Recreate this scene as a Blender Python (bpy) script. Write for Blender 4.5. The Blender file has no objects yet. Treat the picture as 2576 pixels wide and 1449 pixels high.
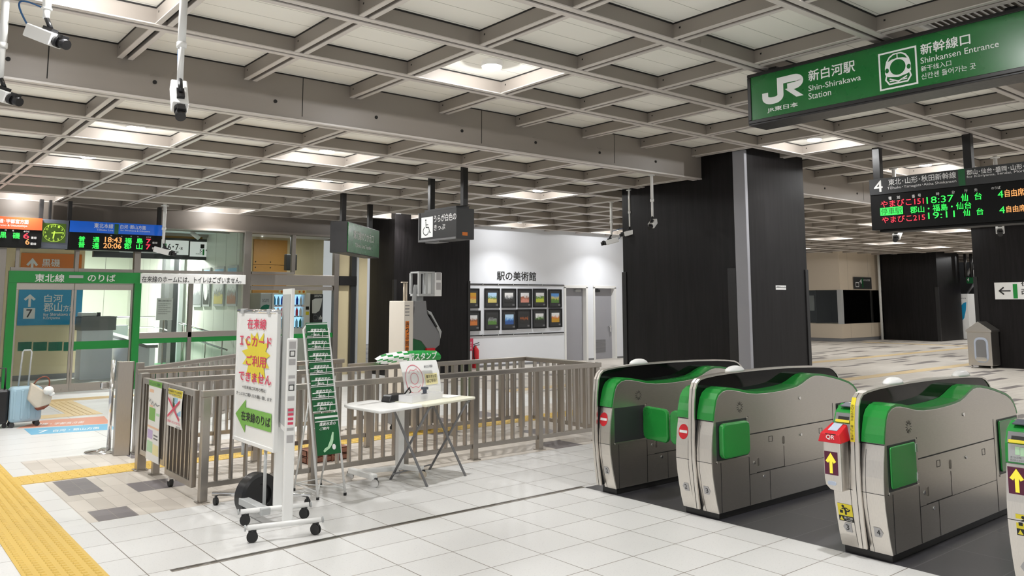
import bpy, bmesh, math, random
from mathutils import Vector, Matrix
random.seed(7)
SC = bpy.context.scene
COL = SC.collection
PI = math.pi
# ------------------------------------------------------------------ camera
W, H = 2576, 1449
FPX, YAW, PITCH, ROLL, CX, CY, HC = 2051.91167, 0.87676939, 0.11355962, -0.00320202, 1319.79976, 521.52227, 1.577
_F = Vector((math.cos(YAW)*math.cos(PITCH), math.sin(YAW)*math.cos(PITCH), math.sin(PITCH)))
_r = Vector((math.sin(YAW), -math.cos(YAW), 0)); _u = _r.cross(_F)
_R = _r*math.cos(ROLL) + _u*math.sin(ROLL)
_U = _u*math.cos(ROLL) - _r*math.sin(ROLL)
CAM = Vector((0, 0, HC))
cd = bpy.data.cameras.new('camera'); cam = bpy.data.objects.new('camera', cd); COL.objects.link(cam)
cd.sensor_fit = 'HORIZONTAL'; cd.sensor_width = 36.0; cd.lens = FPX/W*36.0
cd.shift_x = (W/2-CX)/W; cd.shift_y = (CY-H/2)/W
cd.clip_start = 0.05; cd.clip_end = 200
cam.matrix_world = Matrix(((_R.x, _U.x, -_F.x, 0), (_R.y, _U.y, -_F.y, 0), (_R.z, _U.z, -_F.z, HC), (0, 0, 0, 1)))
SC.camera = cam
# ------------------------------------------------------------------ world, exposure
wd = bpy.data.worlds.new('world'); SC.world = wd; wd.use_nodes = True
wd.node_tree.nodes['Background'].inputs[0].default_value = (0.95, 0.97, 1.0, 1)
wd.node_tree.nodes['Background'].inputs[1].default_value = 0.50
SC.view_settings.view_transform = 'Standard'; SC.view_settings.look = 'None'
SC.view_settings.exposure = 0.0; SC.view_settings.gamma = 1.0
SC.view_settings.use_curve_mapping = False
SC.cycles.use_denoising = True
SC.cycles.max_bounces = 8; SC.cycles.diffuse_bounces = 5; SC.cycles.glossy_bounces = 4
SC.cycles.transparent_max_bounces = 12; SC.cycles.transmission_bounces = 6
SC.cycles.sample_clamp_indirect = 6.0
LAMP_W = 25.5          # each ceiling downlight
CORRIDOR_W = 140.0      # real and added strip lights in the corridor behind the glass

# a pixel of the photograph -> a point of the hall on a plane of constant x, y or z
def ray(px, py): return _R*((px-CX)/FPX) - _U*((py-CY)/FPX) + _F
def on_x(px, py, X): d = ray(px, py); return CAM + d*(X/d.x)
def on_y(px, py, Y): d = ray(px, py); return CAM + d*(Y/d.y)
def on_z(px, py, Z=0.0): d = ray(px, py); return CAM + d*((Z-HC)/d.z)

# ------------------------------------------------------------------ materials
MATS = {}
def new_mat(name):
    m = bpy.data.materials.new(name); m.use_nodes = True
    MATS[name] = m
    return m, m.node_tree.nodes, m.node_tree.links, m.node_tree.nodes['Principled BSDF']
def srgb(r, g, b):
    f = lambda c: (c/255/12.92) if c/255 <= 0.04045 else ((c/255+0.055)/1.055)**2.4
    return (f(r), f(g), f(b), 1)
def pmat(name, col, rough=0.5, metal=0.0, noise=0.06, scale=12.0, bump=0.0, spec=0.5, coat=0.0, stretch=None):
    """procedural paint / plastic / metal: slight colour and gloss variation from noise"""
    m, N, L, B = new_mat(name)
    tc = N.new('ShaderNodeTexCoord'); no = N.new('ShaderNodeTexNoise')
    no.inputs['Scale'].default_value = scale; no.inputs['Detail'].default_value = 4
    src = tc.outputs['Object']
    if stretch:
        mp = N.new('ShaderNodeMapping'); mp.inputs['Scale'].default_value = stretch
        L.new(src, mp.inputs[0]); src = mp.outputs[0]
    L.new(src, no.inputs['Vector'])
    mx = N.new('ShaderNodeMix'); mx.data_type = 'RGBA'
    c1 = tuple(max(0, c*(1-noise)) for c in col[:3])+(1,); c2 = tuple(min(1, c*(1+noise)) for c in col[:3])+(1,)
    mx.inputs[6].default_value = c1; mx.inputs[7].default_value = c2
    L.new(no.outputs['Fac'], mx.inputs[0]); L.new(mx.outputs[2], B.inputs['Base Color'])
    mr = N.new('ShaderNodeMapRange'); mr.inputs[3].default_value = max(0.02, rough-0.05); mr.inputs[4].default_value = min(1, rough+0.05)
    L.new(no.outputs['Fac'], mr.inputs[0]); L.new(mr.outputs[0], B.inputs['Roughness'])
    B.inputs['Metallic'].default_value = metal
    B.inputs['Specular IOR Level'].default_value = spec
    if coat: B.inputs['Coat Weight'].default_value = coat; B.inputs['Coat Roughness'].default_value = 0.05
    if bump:
        bp = N.new('ShaderNodeBump'); bp.inputs['Strength'].default_value = bump; bp.inputs['Distance'].default_value = 0.002
        L.new(no.outputs['Fac'], bp.inputs['Height']); L.new(bp.outputs[0], B.inputs['Normal'])
    return m
def emat(name, col, strength):
    m, N, L, B = new_mat(name)
    B.inputs['Base Color'].default_value = (0.02, 0.02, 0.02, 1)
    B.inputs['Emission Color'].default_value = col; B.inputs['Emission Strength'].default_value = strength
    return m
def lit_panel(name, col, base, strength):
    """a backlit printed panel"""
    m, N, L, B = new_mat(name)
    B.inputs['Base Color'].default_value = base; B.inputs['Roughness'].default_value = 0.35
    B.inputs['Emission Color'].default_value = col; B.inputs['Emission Strength'].default_value = strength
    return m
def steel(name, col=(0.60, 0.57, 0.53, 1), rough=0.30, stretch=(1, 1, 40)):
    return pmat(name, col, rough, 1.0, 0.10, 9.0, 0.06, stretch=stretch)

steel('steel', (0.44, 0.405, 0.365, 1), 0.36, (40, 40, 2))
steel('gate_steel', (0.60, 0.57, 0.53, 1), 0.33, (3, 3, 30))
steel('gate_front_steel', (0.74, 0.70, 0.65, 1), 0.36, (30, 30, 2))
steel('steel_dark', (0.30, 0.275, 0.25, 1), 0.45, (40, 40, 2))
pmat('chrome', (0.80, 0.80, 0.80, 1), 0.10, 1.0, 0.02)
pmat('white_paint', srgb(236, 236, 234), 0.35, 0, 0.02, 5)
pmat('white_plastic', srgb(238, 238, 236), 0.30, 0, 0.02, 5)
pmat('paper', srgb(238, 238, 236), 0.6, 0, 0.02, 5)
pmat('wall_white', srgb(232, 235, 241), 0.55, 0, 0.015, 3)
pmat('wall_cream', srgb(222, 208, 170), 0.45, 0, 0.02, 3)
pmat('door_gray', srgb(158, 158, 164), 0.45, 0, 0.02, 3)
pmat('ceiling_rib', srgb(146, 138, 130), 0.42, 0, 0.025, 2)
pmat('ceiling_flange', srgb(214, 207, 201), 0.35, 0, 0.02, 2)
pmat('fascia', srgb(112, 104, 96), 0.5, 0, 0.03, 2)
pmat('floor_orange', srgb(206, 142, 118), 0.5)
pmat('floor_blue', srgb(108, 168, 198), 0.5)
pmat('machine_white', srgb(224, 217, 206), 0.4, 0, 0.02)
pmat('shadow_gap', (0.012, 0.011, 0.01, 1), 0.8, 0, 0.02)
pmat('black_metal', (0.014, 0.013, 0.013, 1), 0.38, 0, 0.1, 30)
pmat('black_plastic', (0.010, 0.010, 0.011, 1), 0.30, 0, 0.1, 30)
pmat('rubber', (0.018, 0.018, 0.018, 1), 0.65, 0, 0.15, 40)
pmat('charcoal', srgb(52, 53, 54), 0.40, 0, 0.03, 6)
pmat('slate', srgb(84, 90, 102), 0.4, 0, 0.03, 6)
pmat('gray_plastic', srgb(128, 128, 130), 0.42, 0, 0.03, 6)
pmat('light_gray', srgb(178, 180, 180), 0.42, 0, 0.03, 6)
pmat('green_sign', srgb(22, 104, 44), 0.28, 0, 0.004, 4)
pmat('led_black', (0.004, 0.004, 0.004, 1), 0.5, 0, 0.02, spec=0.2)
pmat('green_gate', srgb(36, 142, 58), 0.26, 0, 0.02, 4, coat=0.3)
pmat('green_frame', srgb(22, 140, 58), 0.35, 0, 0.02, 4)
pmat('green_dark', srgb(18, 92, 48), 0.35, 0, 0.03, 4)
pmat('green_light', srgb(122, 180, 78), 0.5, 0, 0.02, 4)
pmat('teal_tile', srgb(32, 112, 88), 0.25, 0, 0.06, 4)
pmat('red', srgb(206, 30, 42), 0.35, 0, 0.02, 4)
pmat('yellow', srgb(230, 212, 52), 0.4, 0, 0.02, 4)
pmat('pink_red', srgb(214, 66, 96), 0.5, 0, 0.02, 4)
pmat('orange_sign', srgb(222, 122, 30), 0.4, 0, 0.02, 4)
pmat('blue_sign', srgb(34, 150, 196), 0.4, 0, 0.02, 4)
pmat('brown', srgb(138, 92, 74), 0.6, 0, 0.12, 20)
pmat('wood_panel', srgb(190, 140, 72), 0.45, 0, 0.12, 6, stretch=(2, 2, 20))
pmat('beige_leather', srgb(206, 194, 176), 0.5, 0, 0.04, 30, 0.1)
pmat('brown_leather', srgb(120, 62, 40), 0.5, 0, 0.06, 30, 0.1)
pmat('blue_shell', srgb(158, 186, 200), 0.35, 0, 0.02, 6)
pmat('fluff', srgb(232, 230, 224), 0.95, 0, 0.08, 60, 0.6)
pmat('ink', (0.012, 0.012, 0.012, 1), 0.5, 0, 0.02)
pmat('gray_ink', srgb(110, 110, 112), 0.5, 0, 0.02)
pmat('tactile', srgb(206, 172, 80), 0.5, 0, 0.05, 14)
pmat('tactile_pale', srgb(206, 182, 136), 0.5, 0, 0.05, 14)
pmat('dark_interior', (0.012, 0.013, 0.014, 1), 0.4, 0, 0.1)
pmat('cable_blue', srgb(40, 96, 150), 0.4)
pmat('blue_rail', srgb(40, 84, 200), 0.35)
pmat('purple', srgb(92, 20, 56), 0.3)
pmat('sticker_gray', srgb(176, 174, 174), 0.4)
pmat('silver_blue', srgb(186, 196, 214), 0.25)
pmat('lavender', srgb(196, 178, 220), 0.6)
pmat('mint', srgb(184, 222, 184), 0.6)
pmat('table_cream', srgb(236, 234, 214), 0.35, 0, 0.01)
pmat('pale_yellow', srgb(240, 230, 176), 0.6)
pmat('peach', srgb(240, 200, 170), 0.6)
pmat('sky', srgb(150, 196, 226), 0.6)
pmat('olive', srgb(150, 150, 60), 0.6, 0, 0.4, 30)
pmat('white_ink', srgb(232, 232, 230), 0.5, 0, 0.01)
emat('led_green', (0.03, 1.0, 0.10, 1), 1.25)
emat('led_red', (1.0, 0.03, 0.07, 1), 1.15)
emat('led_orange', (1.0, 0.42, 0.12, 1), 1.15)
emat('led_white', (1, 0.97, 0.93, 1), 0.8)
emat('led_yellow', (1.0, 0.86, 0.05, 1), 0.95)
emat('lamp_face', (1.0, 0.985, 0.96, 1), 7.0)
emat('tube_light', (1.0, 1.0, 0.97, 1), 5.0)
lit_panel('blue_panel', (0.0, 0.10, 0.55, 1), srgb(0, 84, 190), 0.30)
lit_panel('orange_panel', (0.75, 0.10, 0.03, 1), srgb(226, 84, 44), 0.30)
lit_panel('white_panel', (1, 1, 0.98, 1), srgb(236, 240, 240), 0.30)
lit_panel('vending_glow', (0.45, 0.75, 1.0, 1), srgb(150, 210, 240), 0.9)
lit_panel('clock_face', (0.05, 0.10, 0.0, 1), srgb(40, 60, 10), 0.5)
lit_panel('clock_glow', (0.55, 0.85, 0.10, 1), srgb(160, 190, 60), 0.5)

def wood_mat():
    m, N, L, B = new_mat('dark_wood')
    tc = N.new('ShaderNodeTexCoord'); mp = N.new('ShaderNodeMapping'); mp.inputs['Scale'].default_value = (9, 9, 0.55)
    no = N.new('ShaderNodeTexNoise'); no.inputs['Scale'].default_value = 2.2; no.inputs['Detail'].default_value = 7; no.inputs['Roughness'].default_value = 0.62
    L.new(tc.outputs['Object'], mp.inputs[0]); L.new(mp.outputs[0], no.inputs['Vector'])
    cr = N.new('ShaderNodeValToRGB'); cr.color_ramp.elements[0].position = 0.3; cr.color_ramp.elements[1].position = 0.75
    cr.color_ramp.elements[0].color = (0.0036, 0.0030, 0.0029, 1); cr.color_ramp.elements[1].color = (0.0135, 0.0118, 0.0125, 1)
    L.new(no.outputs['Fac'], cr.inputs[0]); L.new(cr.outputs[0], B.inputs['Base Color'])
    B.inputs['Roughness'].default_value = 0.42; B.inputs['Specular IOR Level'].default_value = 0.24
    return m
wood_mat()
def glass_mat():
    m, N, L, B = new_mat('glass')
    N.remove(B)
    out = N['Material Output']
    tr = N.new('ShaderNodeBsdfTransparent'); tr.inputs[0].default_value = (0.95, 0.97, 0.955, 1)
    gl = N.new('ShaderNodeBsdfGlossy'); gl.inputs['Roughness'].default_value = 0.02; gl.inputs[0].default_value = (0.9, 0.9, 0.9, 1)
    fr = N.new('ShaderNodeFresnel'); fr.inputs[0].default_value = 1.28
    mx = N.new('ShaderNodeMixShader')
    L.new(fr.outputs[0], mx.inputs[0]); L.new(tr.outputs[0], mx.inputs[1]); L.new(gl.outputs[0], mx.inputs[2]); L.new(mx.outputs[0], out.inputs[0])
    return m
glass_mat()
pmat('smoked_glass', (0.003, 0.003, 0.004, 1), 0.06, 0, 0.02, spec=0.25)
def clear_plastic():
    m, N, L, B = new_mat('clear_plastic')
    B.inputs['Base Color'].default_value = (0.95, 0.95, 0.97, 1); B.inputs['Alpha'].default_value = 0.45; B.inputs['Roughness'].default_value = 0.1
clear_plastic()

def math_node(N, L, op, a, b=None):
    n = N.new('ShaderNodeMath'); n.operation = op
    for i, v in enumerate((a, b)):
        if v is None: continue
        if isinstance(v, (int, float)): n.inputs[i].default_value = v
        else: L.new(v, n.inputs[i])
    return n.outputs[0]
def tile_mat(name, w, h, x0, y0, col, col2, line_col, line=0.003, rough=0.22, dark=None, dark_p=0.0, dw=0.0, dh=0.0, stagger=0.0, speck=0.0):
    """rectangular tiles in plan: w along x, h along y; optional random dark blocks dw x dh"""
    m, N, L, B = new_mat(name)
    ge = N.new('ShaderNodeNewGeometry'); sp = N.new('ShaderNodeSeparateXYZ'); L.new(ge.outputs['Position'], sp.inputs[0])
    x = math_node(N, L, 'SUBTRACT', sp.outputs[0], x0); y = math_node(N, L, 'SUBTRACT', sp.outputs[1], y0)
    ty = math_node(N, L, 'DIVIDE', y, h); row = math_node(N, L, 'FLOOR', ty)
    tx = math_node(N, L, 'ADD', math_node(N, L, 'DIVIDE', x, w), math_node(N, L, 'MULTIPLY', row, stagger)); colm = math_node(N, L, 'FLOOR', tx)
    fx = math_node(N, L, 'FRACT', tx); fy = math_node(N, L, 'FRACT', ty)
    lx = math_node(N, L, 'LESS_THAN', fx, line/w); ly = math_node(N, L, 'LESS_THAN', fy, line/h)
    ln = math_node(N, L, 'MAXIMUM', lx, ly)
    cb = N.new('ShaderNodeCombineXYZ'); L.new(colm, cb.inputs[0]); L.new(row, cb.inputs[1])
    wn = N.new('ShaderNodeTexWhiteNoise'); wn.noise_dimensions = '2D'; L.new(cb.outputs[0], wn.inputs['Vector'])
    mx = N.new('ShaderNodeMix'); mx.data_type = 'RGBA'; mx.inputs[6].default_value = col; mx.inputs[7].default_value = col2
    L.new(wn.outputs['Value'], mx.inputs[0]); last = mx.outputs[2]
    no = N.new('ShaderNodeTexNoise'); no.inputs['Scale'].default_value = 90; L.new(ge.outputs['Position'], no.inputs['Vector'])
    if speck:
        mm = N.new('ShaderNodeMix'); mm.data_type = 'RGBA'; mm.blend_type = 'MULTIPLY'; mm.inputs[0].default_value = 1
        mr = N.new('ShaderNodeMapRange'); mr.inputs[1].default_value = 0.60; mr.inputs[2].default_value = 0.72; mr.inputs[3].default_value = 1; mr.inputs[4].default_value = 1-speck
        L.new(no.outputs['Fac'], mr.inputs[0]); L.new(last, mm.inputs[6]); L.new(mr.outputs[0], mm.inputs[7]); last = mm.outputs[2]
    if dark:
        dr = math_node(N, L, 'FLOOR', math_node(N, L, 'DIVIDE', y, dh))
        ro = N.new('ShaderNodeTexWhiteNoise'); ro.noise_dimensions = '1D'; L.new(dr, ro.inputs['W'])
        dc = math_node(N, L, 'FLOOR', math_node(N, L, 'ADD', math_node(N, L, 'DIVIDE', x, dw), math_node(N, L, 'MULTIPLY', ro.outputs['Value'], 3.0)))
        c2 = N.new('ShaderNodeCombineXYZ'); L.new(dc, c2.inputs[0]); L.new(dr, c2.inputs[1])
        w2 = N.new('ShaderNodeTexWhiteNoise'); w2.noise_dimensions = '2D'; L.new(c2.outputs[0], w2.inputs['Vector'])
        isd = math_node(N, L, 'LESS_THAN', w2.outputs['Value'], dark_p)
        md = N.new('ShaderNodeMix'); md.data_type = 'RGBA'; md.inputs[7].default_value = dark
        L.new(isd, md.inputs[0]); L.new(last, md.inputs[6]); last = md.outputs[2]
    ml = N.new('ShaderNodeMix'); ml.data_type = 'RGBA'; ml.inputs[7].default_value = line_col
    L.new(ln, ml.inputs[0]); L.new(last, ml.inputs[6]); L.new(ml.outputs[2], B.inputs['Base Color'])
    n2 = N.new('ShaderNodeTexNoise'); n2.inputs['Scale'].default_value = 1.5; L.new(ge.outputs['Position'], n2.inputs['Vector'])
    rr = N.new('ShaderNodeMapRange'); rr.inputs[3].default_value = rough-0.03; rr.inputs[4].default_value = rough+0.03
    L.new(n2.outputs['Fac'], rr.inputs[0]); L.new(rr.outputs[0], B.inputs['Roughness'])
    return m
TILE_LINE = srgb(118, 110, 101)
tile_mat('floor_tile', 0.4, 0.4, 3.875, 4.818, srgb(213, 212, 210), srgb(206, 205, 203), TILE_LINE, 0.006, 0.40, speck=0.16)
tile_mat('floor_white', 1.2, 0.4, 0.10, 4.818, srgb(214, 213, 211), srgb(208, 207, 204), TILE_LINE, 0.005, 0.34)
tile_mat('floor_small', 0.1333, 0.4, 3.875, 6.66, srgb(202, 194, 184), srgb(186, 178, 168), srgb(150, 142, 132), 0.004, 0.42,
         dark=srgb(112, 106, 108), dark_p=0.08, dw=0.4, dh=0.4, stagger=0.0)
tile_mat('floor_concourse', 0.45, 0.15, 5.0, 5.2, srgb(206, 200, 191), srgb(196, 190, 181), srgb(160, 152, 142), 0.005, 0.40,
         dark=srgb(122, 116, 114), dark_p=0.12, dw=0.9, dh=0.15, stagger=0.37)
tile_mat('floor_gate', 0.6, 0.4, 4.95, 4.80, srgb(66, 65, 70), srgb(58, 57, 62), srgb(96, 95, 98), 0.006, 0.30)
def planks_mat():
    """cream ceiling planks running along x with fine joints"""
    m, N, L, B = new_mat('ceiling_plank')
    ge = N.new('ShaderNodeNewGeometry'); sp = N.new('ShaderNodeSeparateXYZ'); L.new(ge.outputs['Position'], sp.inputs[0])
    ty = math_node(N, L, 'DIVIDE', math_node(N, L, 'SUBTRACT', sp.outputs[1], 0.16), 0.2788)
    ln = math_node(N, L, 'LESS_THAN', math_node(N, L, 'FRACT', ty), 0.018)
    ml = N.new('ShaderNodeMix'); ml.data_type = 'RGBA'; ml.inputs[6].default_value = srgb(249, 247, 239); ml.inputs[7].default_value = srgb(160, 157, 146)
    L.new(ln, ml.inputs[0]); L.new(ml.outputs[2], B.inputs['Base Color']); B.inputs['Roughness'].default_value = 0.6
planks_mat()
def vertical_panel_mat(name, pitch, axis, col, line_col):
    m, N, L, B = new_mat(name)
    ge = N.new('ShaderNodeNewGeometry'); sp = N.new('ShaderNodeSeparateXYZ'); L.new(ge.outputs['Position'], sp.inputs[0])
    ln = math_node(N, L, 'LESS_THAN', math_node(N, L, 'FRACT', math_node(N, L, 'DIVIDE', sp.outputs[axis], pitch)), 0.012/pitch)
    ml = N.new('ShaderNodeMix'); ml.data_type = 'RGBA'; ml.inputs[6].default_value = col; ml.inputs[7].default_value = line_col
    L.new(ln, ml.inputs[0]); L.new(ml.outputs[2], B.inputs['Base Color']); B.inputs['Roughness'].default_value = 0.45
vertical_panel_mat('corridor_panel', 0.62, 1, srgb(216, 219, 208), srgb(120, 124, 112))
vertical_panel_mat('corridor_panel_cross', 0.62, 0, srgb(214, 220, 204), srgb(120, 124, 112))
vertical_panel_mat('office_panel', 1.55, 0, srgb(214, 200, 180), srgb(150, 138, 122))
def picture_mat(name, sky, mid, low, scale=6.0, seed=0.0):
    """a small landscape photograph: soft bands of sky, hills and fields"""
    m, N, L, B = new_mat(name)
    tc = N.new('ShaderNodeTexCoord'); mp = N.new('ShaderNodeMapping'); mp.inputs['Location'].default_value = (seed, seed*0.7, 0)
    L.new(tc.outputs['Generated'], mp.inputs[0])
    no = N.new('ShaderNodeTexNoise'); no.inputs['Scale'].default_value = scale; no.inputs['Detail'].default_value = 6; L.new(mp.outputs[0], no.inputs['Vector'])
    sp = N.new('ShaderNodeSeparateXYZ'); L.new(tc.outputs['Generated'], sp.inputs[0])
    s = math_node(N, L, 'ADD', sp.outputs[2], math_node(N, L, 'MULTIPLY', math_node(N, L, 'SUBTRACT', no.outputs['Fac'], 0.5), 0.7))
    cr = N.new('ShaderNodeValToRGB'); e = cr.color_ramp.elements
    e[0].position = 0.30; e[0].color = low; e[1].position = 0.72; e[1].color = sky
    k = e.new(0.5); k.color = mid
    L.new(s, cr.inputs[0]); L.new(cr.outputs[0], B.inputs['Base Color']); B.inputs['Roughness'].default_value = 0.4
    return m

# ------------------------------------------------------------------ mesh builder
class MB:
    def __init__(s): s.v = []; s.f = []; s.m = []; s.sm = []; s.cuts = []
    def add(s, vs, fs, mi=0, smooth=False):
        b = len(s.v); s.v += [Vector(p) for p in vs]
        for f in fs: s.f.append([b+i for i in f]); s.m.append(mi); s.sm.append(smooth)
        return s
    def box(s, x0, x1, y0, y1, z0, z1, mi=0):
        if x0 > x1: x0, x1 = x1, x0
        if y0 > y1: y0, y1 = y1, y0
        if z0 > z1: z0, z1 = z1, z0
        return s.add([(x0,y0,z0),(x1,y0,z0),(x1,y1,z0),(x0,y1,z0),(x0,y0,z1),(x1,y0,z1),(x1,y1,z1),(x0,y1,z1)],
                     [(0,3,2,1),(4,5,6,7),(0,1,5,4),(1,2,6,5),(2,3,7,6),(3,0,4,7)], mi)
    def obox(s, c, a, b, d, mi=0):
        """box from its centre and three half-edge vectors"""
        c, a, b, d = Vector(c), Vector(a), Vector(b), Vector(d)
        if a.cross(b).dot(d) < 0: a = -a
        vs = [c-a-b-d, c+a-b-d, c+a+b-d, c-a+b-d, c-a-b+d, c+a-b+d, c+a+b+d, c-a+b+d]
        return s.add(vs, [(0,3,2,1),(4,5,6,7),(0,1,5,4),(1,2,6,5),(2,3,7,6),(3,0,4,7)], mi)
    def bar(s, p0, p1, w, h, up=(0,0,1), mi=0):
        p0, p1 = Vector(p0), Vector(p1); d = (p1-p0); up = Vector(up)
        if abs(d.normalized().dot(up)) > 0.98: up = Vector((1,0,0))
        side = d.cross(up).normalized(); u2 = side.cross(d).normalized()
        return s.obox((p0+p1)/2, d/2, side*(w/2), u2*(h/2), mi)
    def prism(s, pts, axis, a, b, mi=0, smooth=False):
        """polygon extruded along axis; pts are (x,z) for 'y', (y,z) for 'x', (x,y) for 'z'"""
        n = len(pts)
        def P(p, t): return {'y': (p[0], t, p[1]), 'x': (t, p[0], p[1]), 'z': (p[0], p[1], t)}[axis]
        area = sum(pts[i][0]*pts[(i+1)%n][1]-pts[(i+1)%n][0]*pts[i][1] for i in range(n))
        if a > b: a, b = b, a
        ccw = area > 0
        if axis == 'y': ccw = not ccw
        if not ccw: pts = pts[::-1]
        vs = [P(p, a) for p in pts]+[P(p, b) for p in pts]
        s.add(vs, [tuple(range(n-1, -1, -1)), tuple(range(n, 2*n))], mi)
        base = len(s.v)-2*n
        for i in range(n):
            j = (i+1) % n; s.f.append([base+i, base+j, base+n+j, base+n+i]); s.m.append(mi); s.sm.append(smooth)
        return s
    def tube(s, pts, r, seg=10, mi=0, caps=True):
        pts = [Vector(p) for p in pts]; n = len(pts); rs = r if isinstance(r, (list, tuple)) else [r]*n
        b = len(s.v); t0 = (pts[1]-pts[0]).normalized()
        nv = t0.orthogonal().normalized()
        for i, p in enumerate(pts):
            t = (pts[min(i+1, n-1)]-pts[max(i-1, 0)]).normalized()
            nv = (nv - t*nv.dot(t)).normalized(); bn = t.cross(nv)
            for k in range(seg):
                a = 2*PI*k/seg; s.v.append(p+(nv*math.cos(a)+bn*math.sin(a))*rs[i])
        for i in range(n-1):
            for k in range(seg):
                k2 = (k+1) % seg
                s.f.append([b+i*seg+k, b+i*seg+k2, b+(i+1)*seg+k2, b+(i+1)*seg+k]); s.m.append(mi); s.sm.append(True)
        if caps:
            s.f.append([b+k for k in range(seg-1, -1, -1)]); s.m.append(mi); s.sm.append(False)
            s.f.append([b+(n-1)*seg+k for k in range(seg)]); s.m.append(mi); s.sm.append(False)
        return s
    def cyl(s, p0, p1, r, seg=20, mi=0, r1=None): return s.tube([p0, p1], [r, r if r1 is None else r1], seg, mi)
    def ball(s, c, rx, ry, rz, mi=0, seg=20, rings=10, zmin=-1.0):
        c = Vector(c); b = len(s.v)
        for i in range(rings+1):
            t = -PI/2+PI*i/rings; zz = max(zmin, math.sin(t)); rr = math.cos(math.asin(zz)) if zz > zmin or zmin == -1 else math.cos(t)
            for k in range(seg):
                a = 2*PI*k/seg; s.v.append(c+Vector((math.cos(a)*rr*rx, math.sin(a)*rr*ry, zz*rz)))
        for i in range(rings):
            for k in range(seg):
                k2 = (k+1) % seg
                s.f.append([b+i*seg+k, b+i*seg+k2, b+(i+1)*seg+k2, b+(i+1)*seg+k]); s.m.append(mi); s.sm.append(True)
        return s
    def lathe(s, c, prof, seg=24, mi=0):
        c = Vector(c); b = len(s.v)
        for r, z in prof:
            for k in range(seg): a = 2*PI*k/seg; s.v.append(c+Vector((r*math.cos(a), r*math.sin(a), z)))
        for i in range(len(prof)-1):
            for k in range(seg):
                k2 = (k+1) % seg
                s.f.append([b+i*seg+k, b+i*seg+k2, b+(i+1)*seg+k2, b+(i+1)*seg+k]); s.m.append(mi); s.sm.append(True)
        return s
    def cut(s): s.cuts.append((len(s.v), len(s.f)))
    def build(s, name, mats, parent=None, bevel=0.0, seg=2):
        if len(s.cuts) > 1 and parent is not None:          # pieces that stand apart become parts of their own
            ends = s.cuts[1:]+[(len(s.v), len(s.f))]; out = None
            for (v0, f0), (v1, f1) in zip([(0, 0)]+s.cuts[1:], ends):
                q = MB(); q.v = s.v[v0:v1]; q.f = [[i-v0 for i in f] for f in s.f[f0:f1]]; q.m = s.m[f0:f1]; q.sm = s.sm[f0:f1]
                if q.f: out = q.build(name, mats, parent, bevel, seg)
            return out
        me = bpy.data.meshes.new(name)
        me.from_pydata([tuple(v) for v in s.v], [], s.f)
        if isinstance(mats, str): mats = [mats]
        for m in mats: me.materials.append(MATS[m])
        me.polygons.foreach_set('material_index', s.m); me.polygons.foreach_set('use_smooth', s.sm)
        me.update()
        o = bpy.data.objects.new(name, me); COL.objects.link(o)
        if parent is not None:
            o.parent = parent
            o.matrix_parent_inverse = world_of(parent).inverted()
        if bevel:
            bv = o.modifiers.new('bevel', 'BEVEL'); bv.width = bevel; bv.segments = seg; bv.limit_method = 'ANGLE'; bv.angle_limit = math.radians(40)
        return o
def world_of(o):
    m = o.matrix_basis.copy()
    if o.parent is not None: m = world_of(o.parent) @ o.matrix_parent_inverse @ m
    return m
def thing(name, label, cat, loc=(0,0,0), group=None):
    o = bpy.data.objects.new(name, None); COL.objects.link(o); o.location = loc; o.empty_display_size = 0.1
    return tag(o, label, cat, group)
def tag(o, label, cat, group=None):
    o['label'] = label; o['category'] = cat
    if group: o['group'] = group
    return o
def struct(o, label=None, cat=None):
    o['kind'] = 'structure'
    if label: o['label'] = label
    if cat: o['category'] = cat
    return o
def copy_tree(o, parent=None):
    c = o.copy(); COL.objects.link(c)
    if parent is not None: c.parent = parent
    for ch in [x for x in bpy.data.objects if x.parent is o]: copy_tree(ch, c)
    return c

# ------------------------------------------------------------------ lettering and flat graphics
class Plane:
    """a sign face: origin, right and up directions (unit), outward normal"""
    def __init__(s, o, u, v): s.o = Vector(o); s.u = Vector(u).normalized(); s.v = Vector(v).normalized(); s.n = s.u.cross(s.v)
    def p(s, x, y, d=0.0): return s.o+s.u*x+s.v*y+s.n*d
    def px(s, X, Y):
        d = ray(X, Y); t = (s.o-CAM).dot(s.n)/d.dot(s.n); q = CAM+d*t-s.o
        return q.dot(s.u), q.dot(s.v)
def plane_x(X, flip=False): return Plane((X, 0, 0), (0, 1 if flip else -1, 0), (0, 0, 1))    # faces -x
def plane_y(Y): return Plane((0, Y, 0), (1, 0, 0), (0, 0, 1))                               # faces -y
_glyphs = {}
def glyph_mesh(string, bold):
    key = string
    if key not in _glyphs:
        c = bpy.data.curves.new('lettering', 'FONT'); c.body = string; c.size = 1.0; c.resolution_u = 3; c.fill_mode = 'BOTH'
        o = bpy.data.objects.new('lettering', c); COL.objects.link(o)
        dg = bpy.context.evaluated_depsgraph_get(); me = bpy.data.meshes.new_from_object(o.evaluated_get(dg))
        vs = [v.co.copy() for v in me.vertices]; fs = [list(p.vertices) for p in me.polygons]
        bpy.data.objects.remove(o); bpy.data.curves.remove(c); bpy.data.meshes.remove(me)
        xs = [v.x for v in vs]; ys = [v.y for v in vs]
        _glyphs[key] = (vs, fs, min(xs), max(xs), min(ys), max(ys))
    return _glyphs[key]
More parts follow.
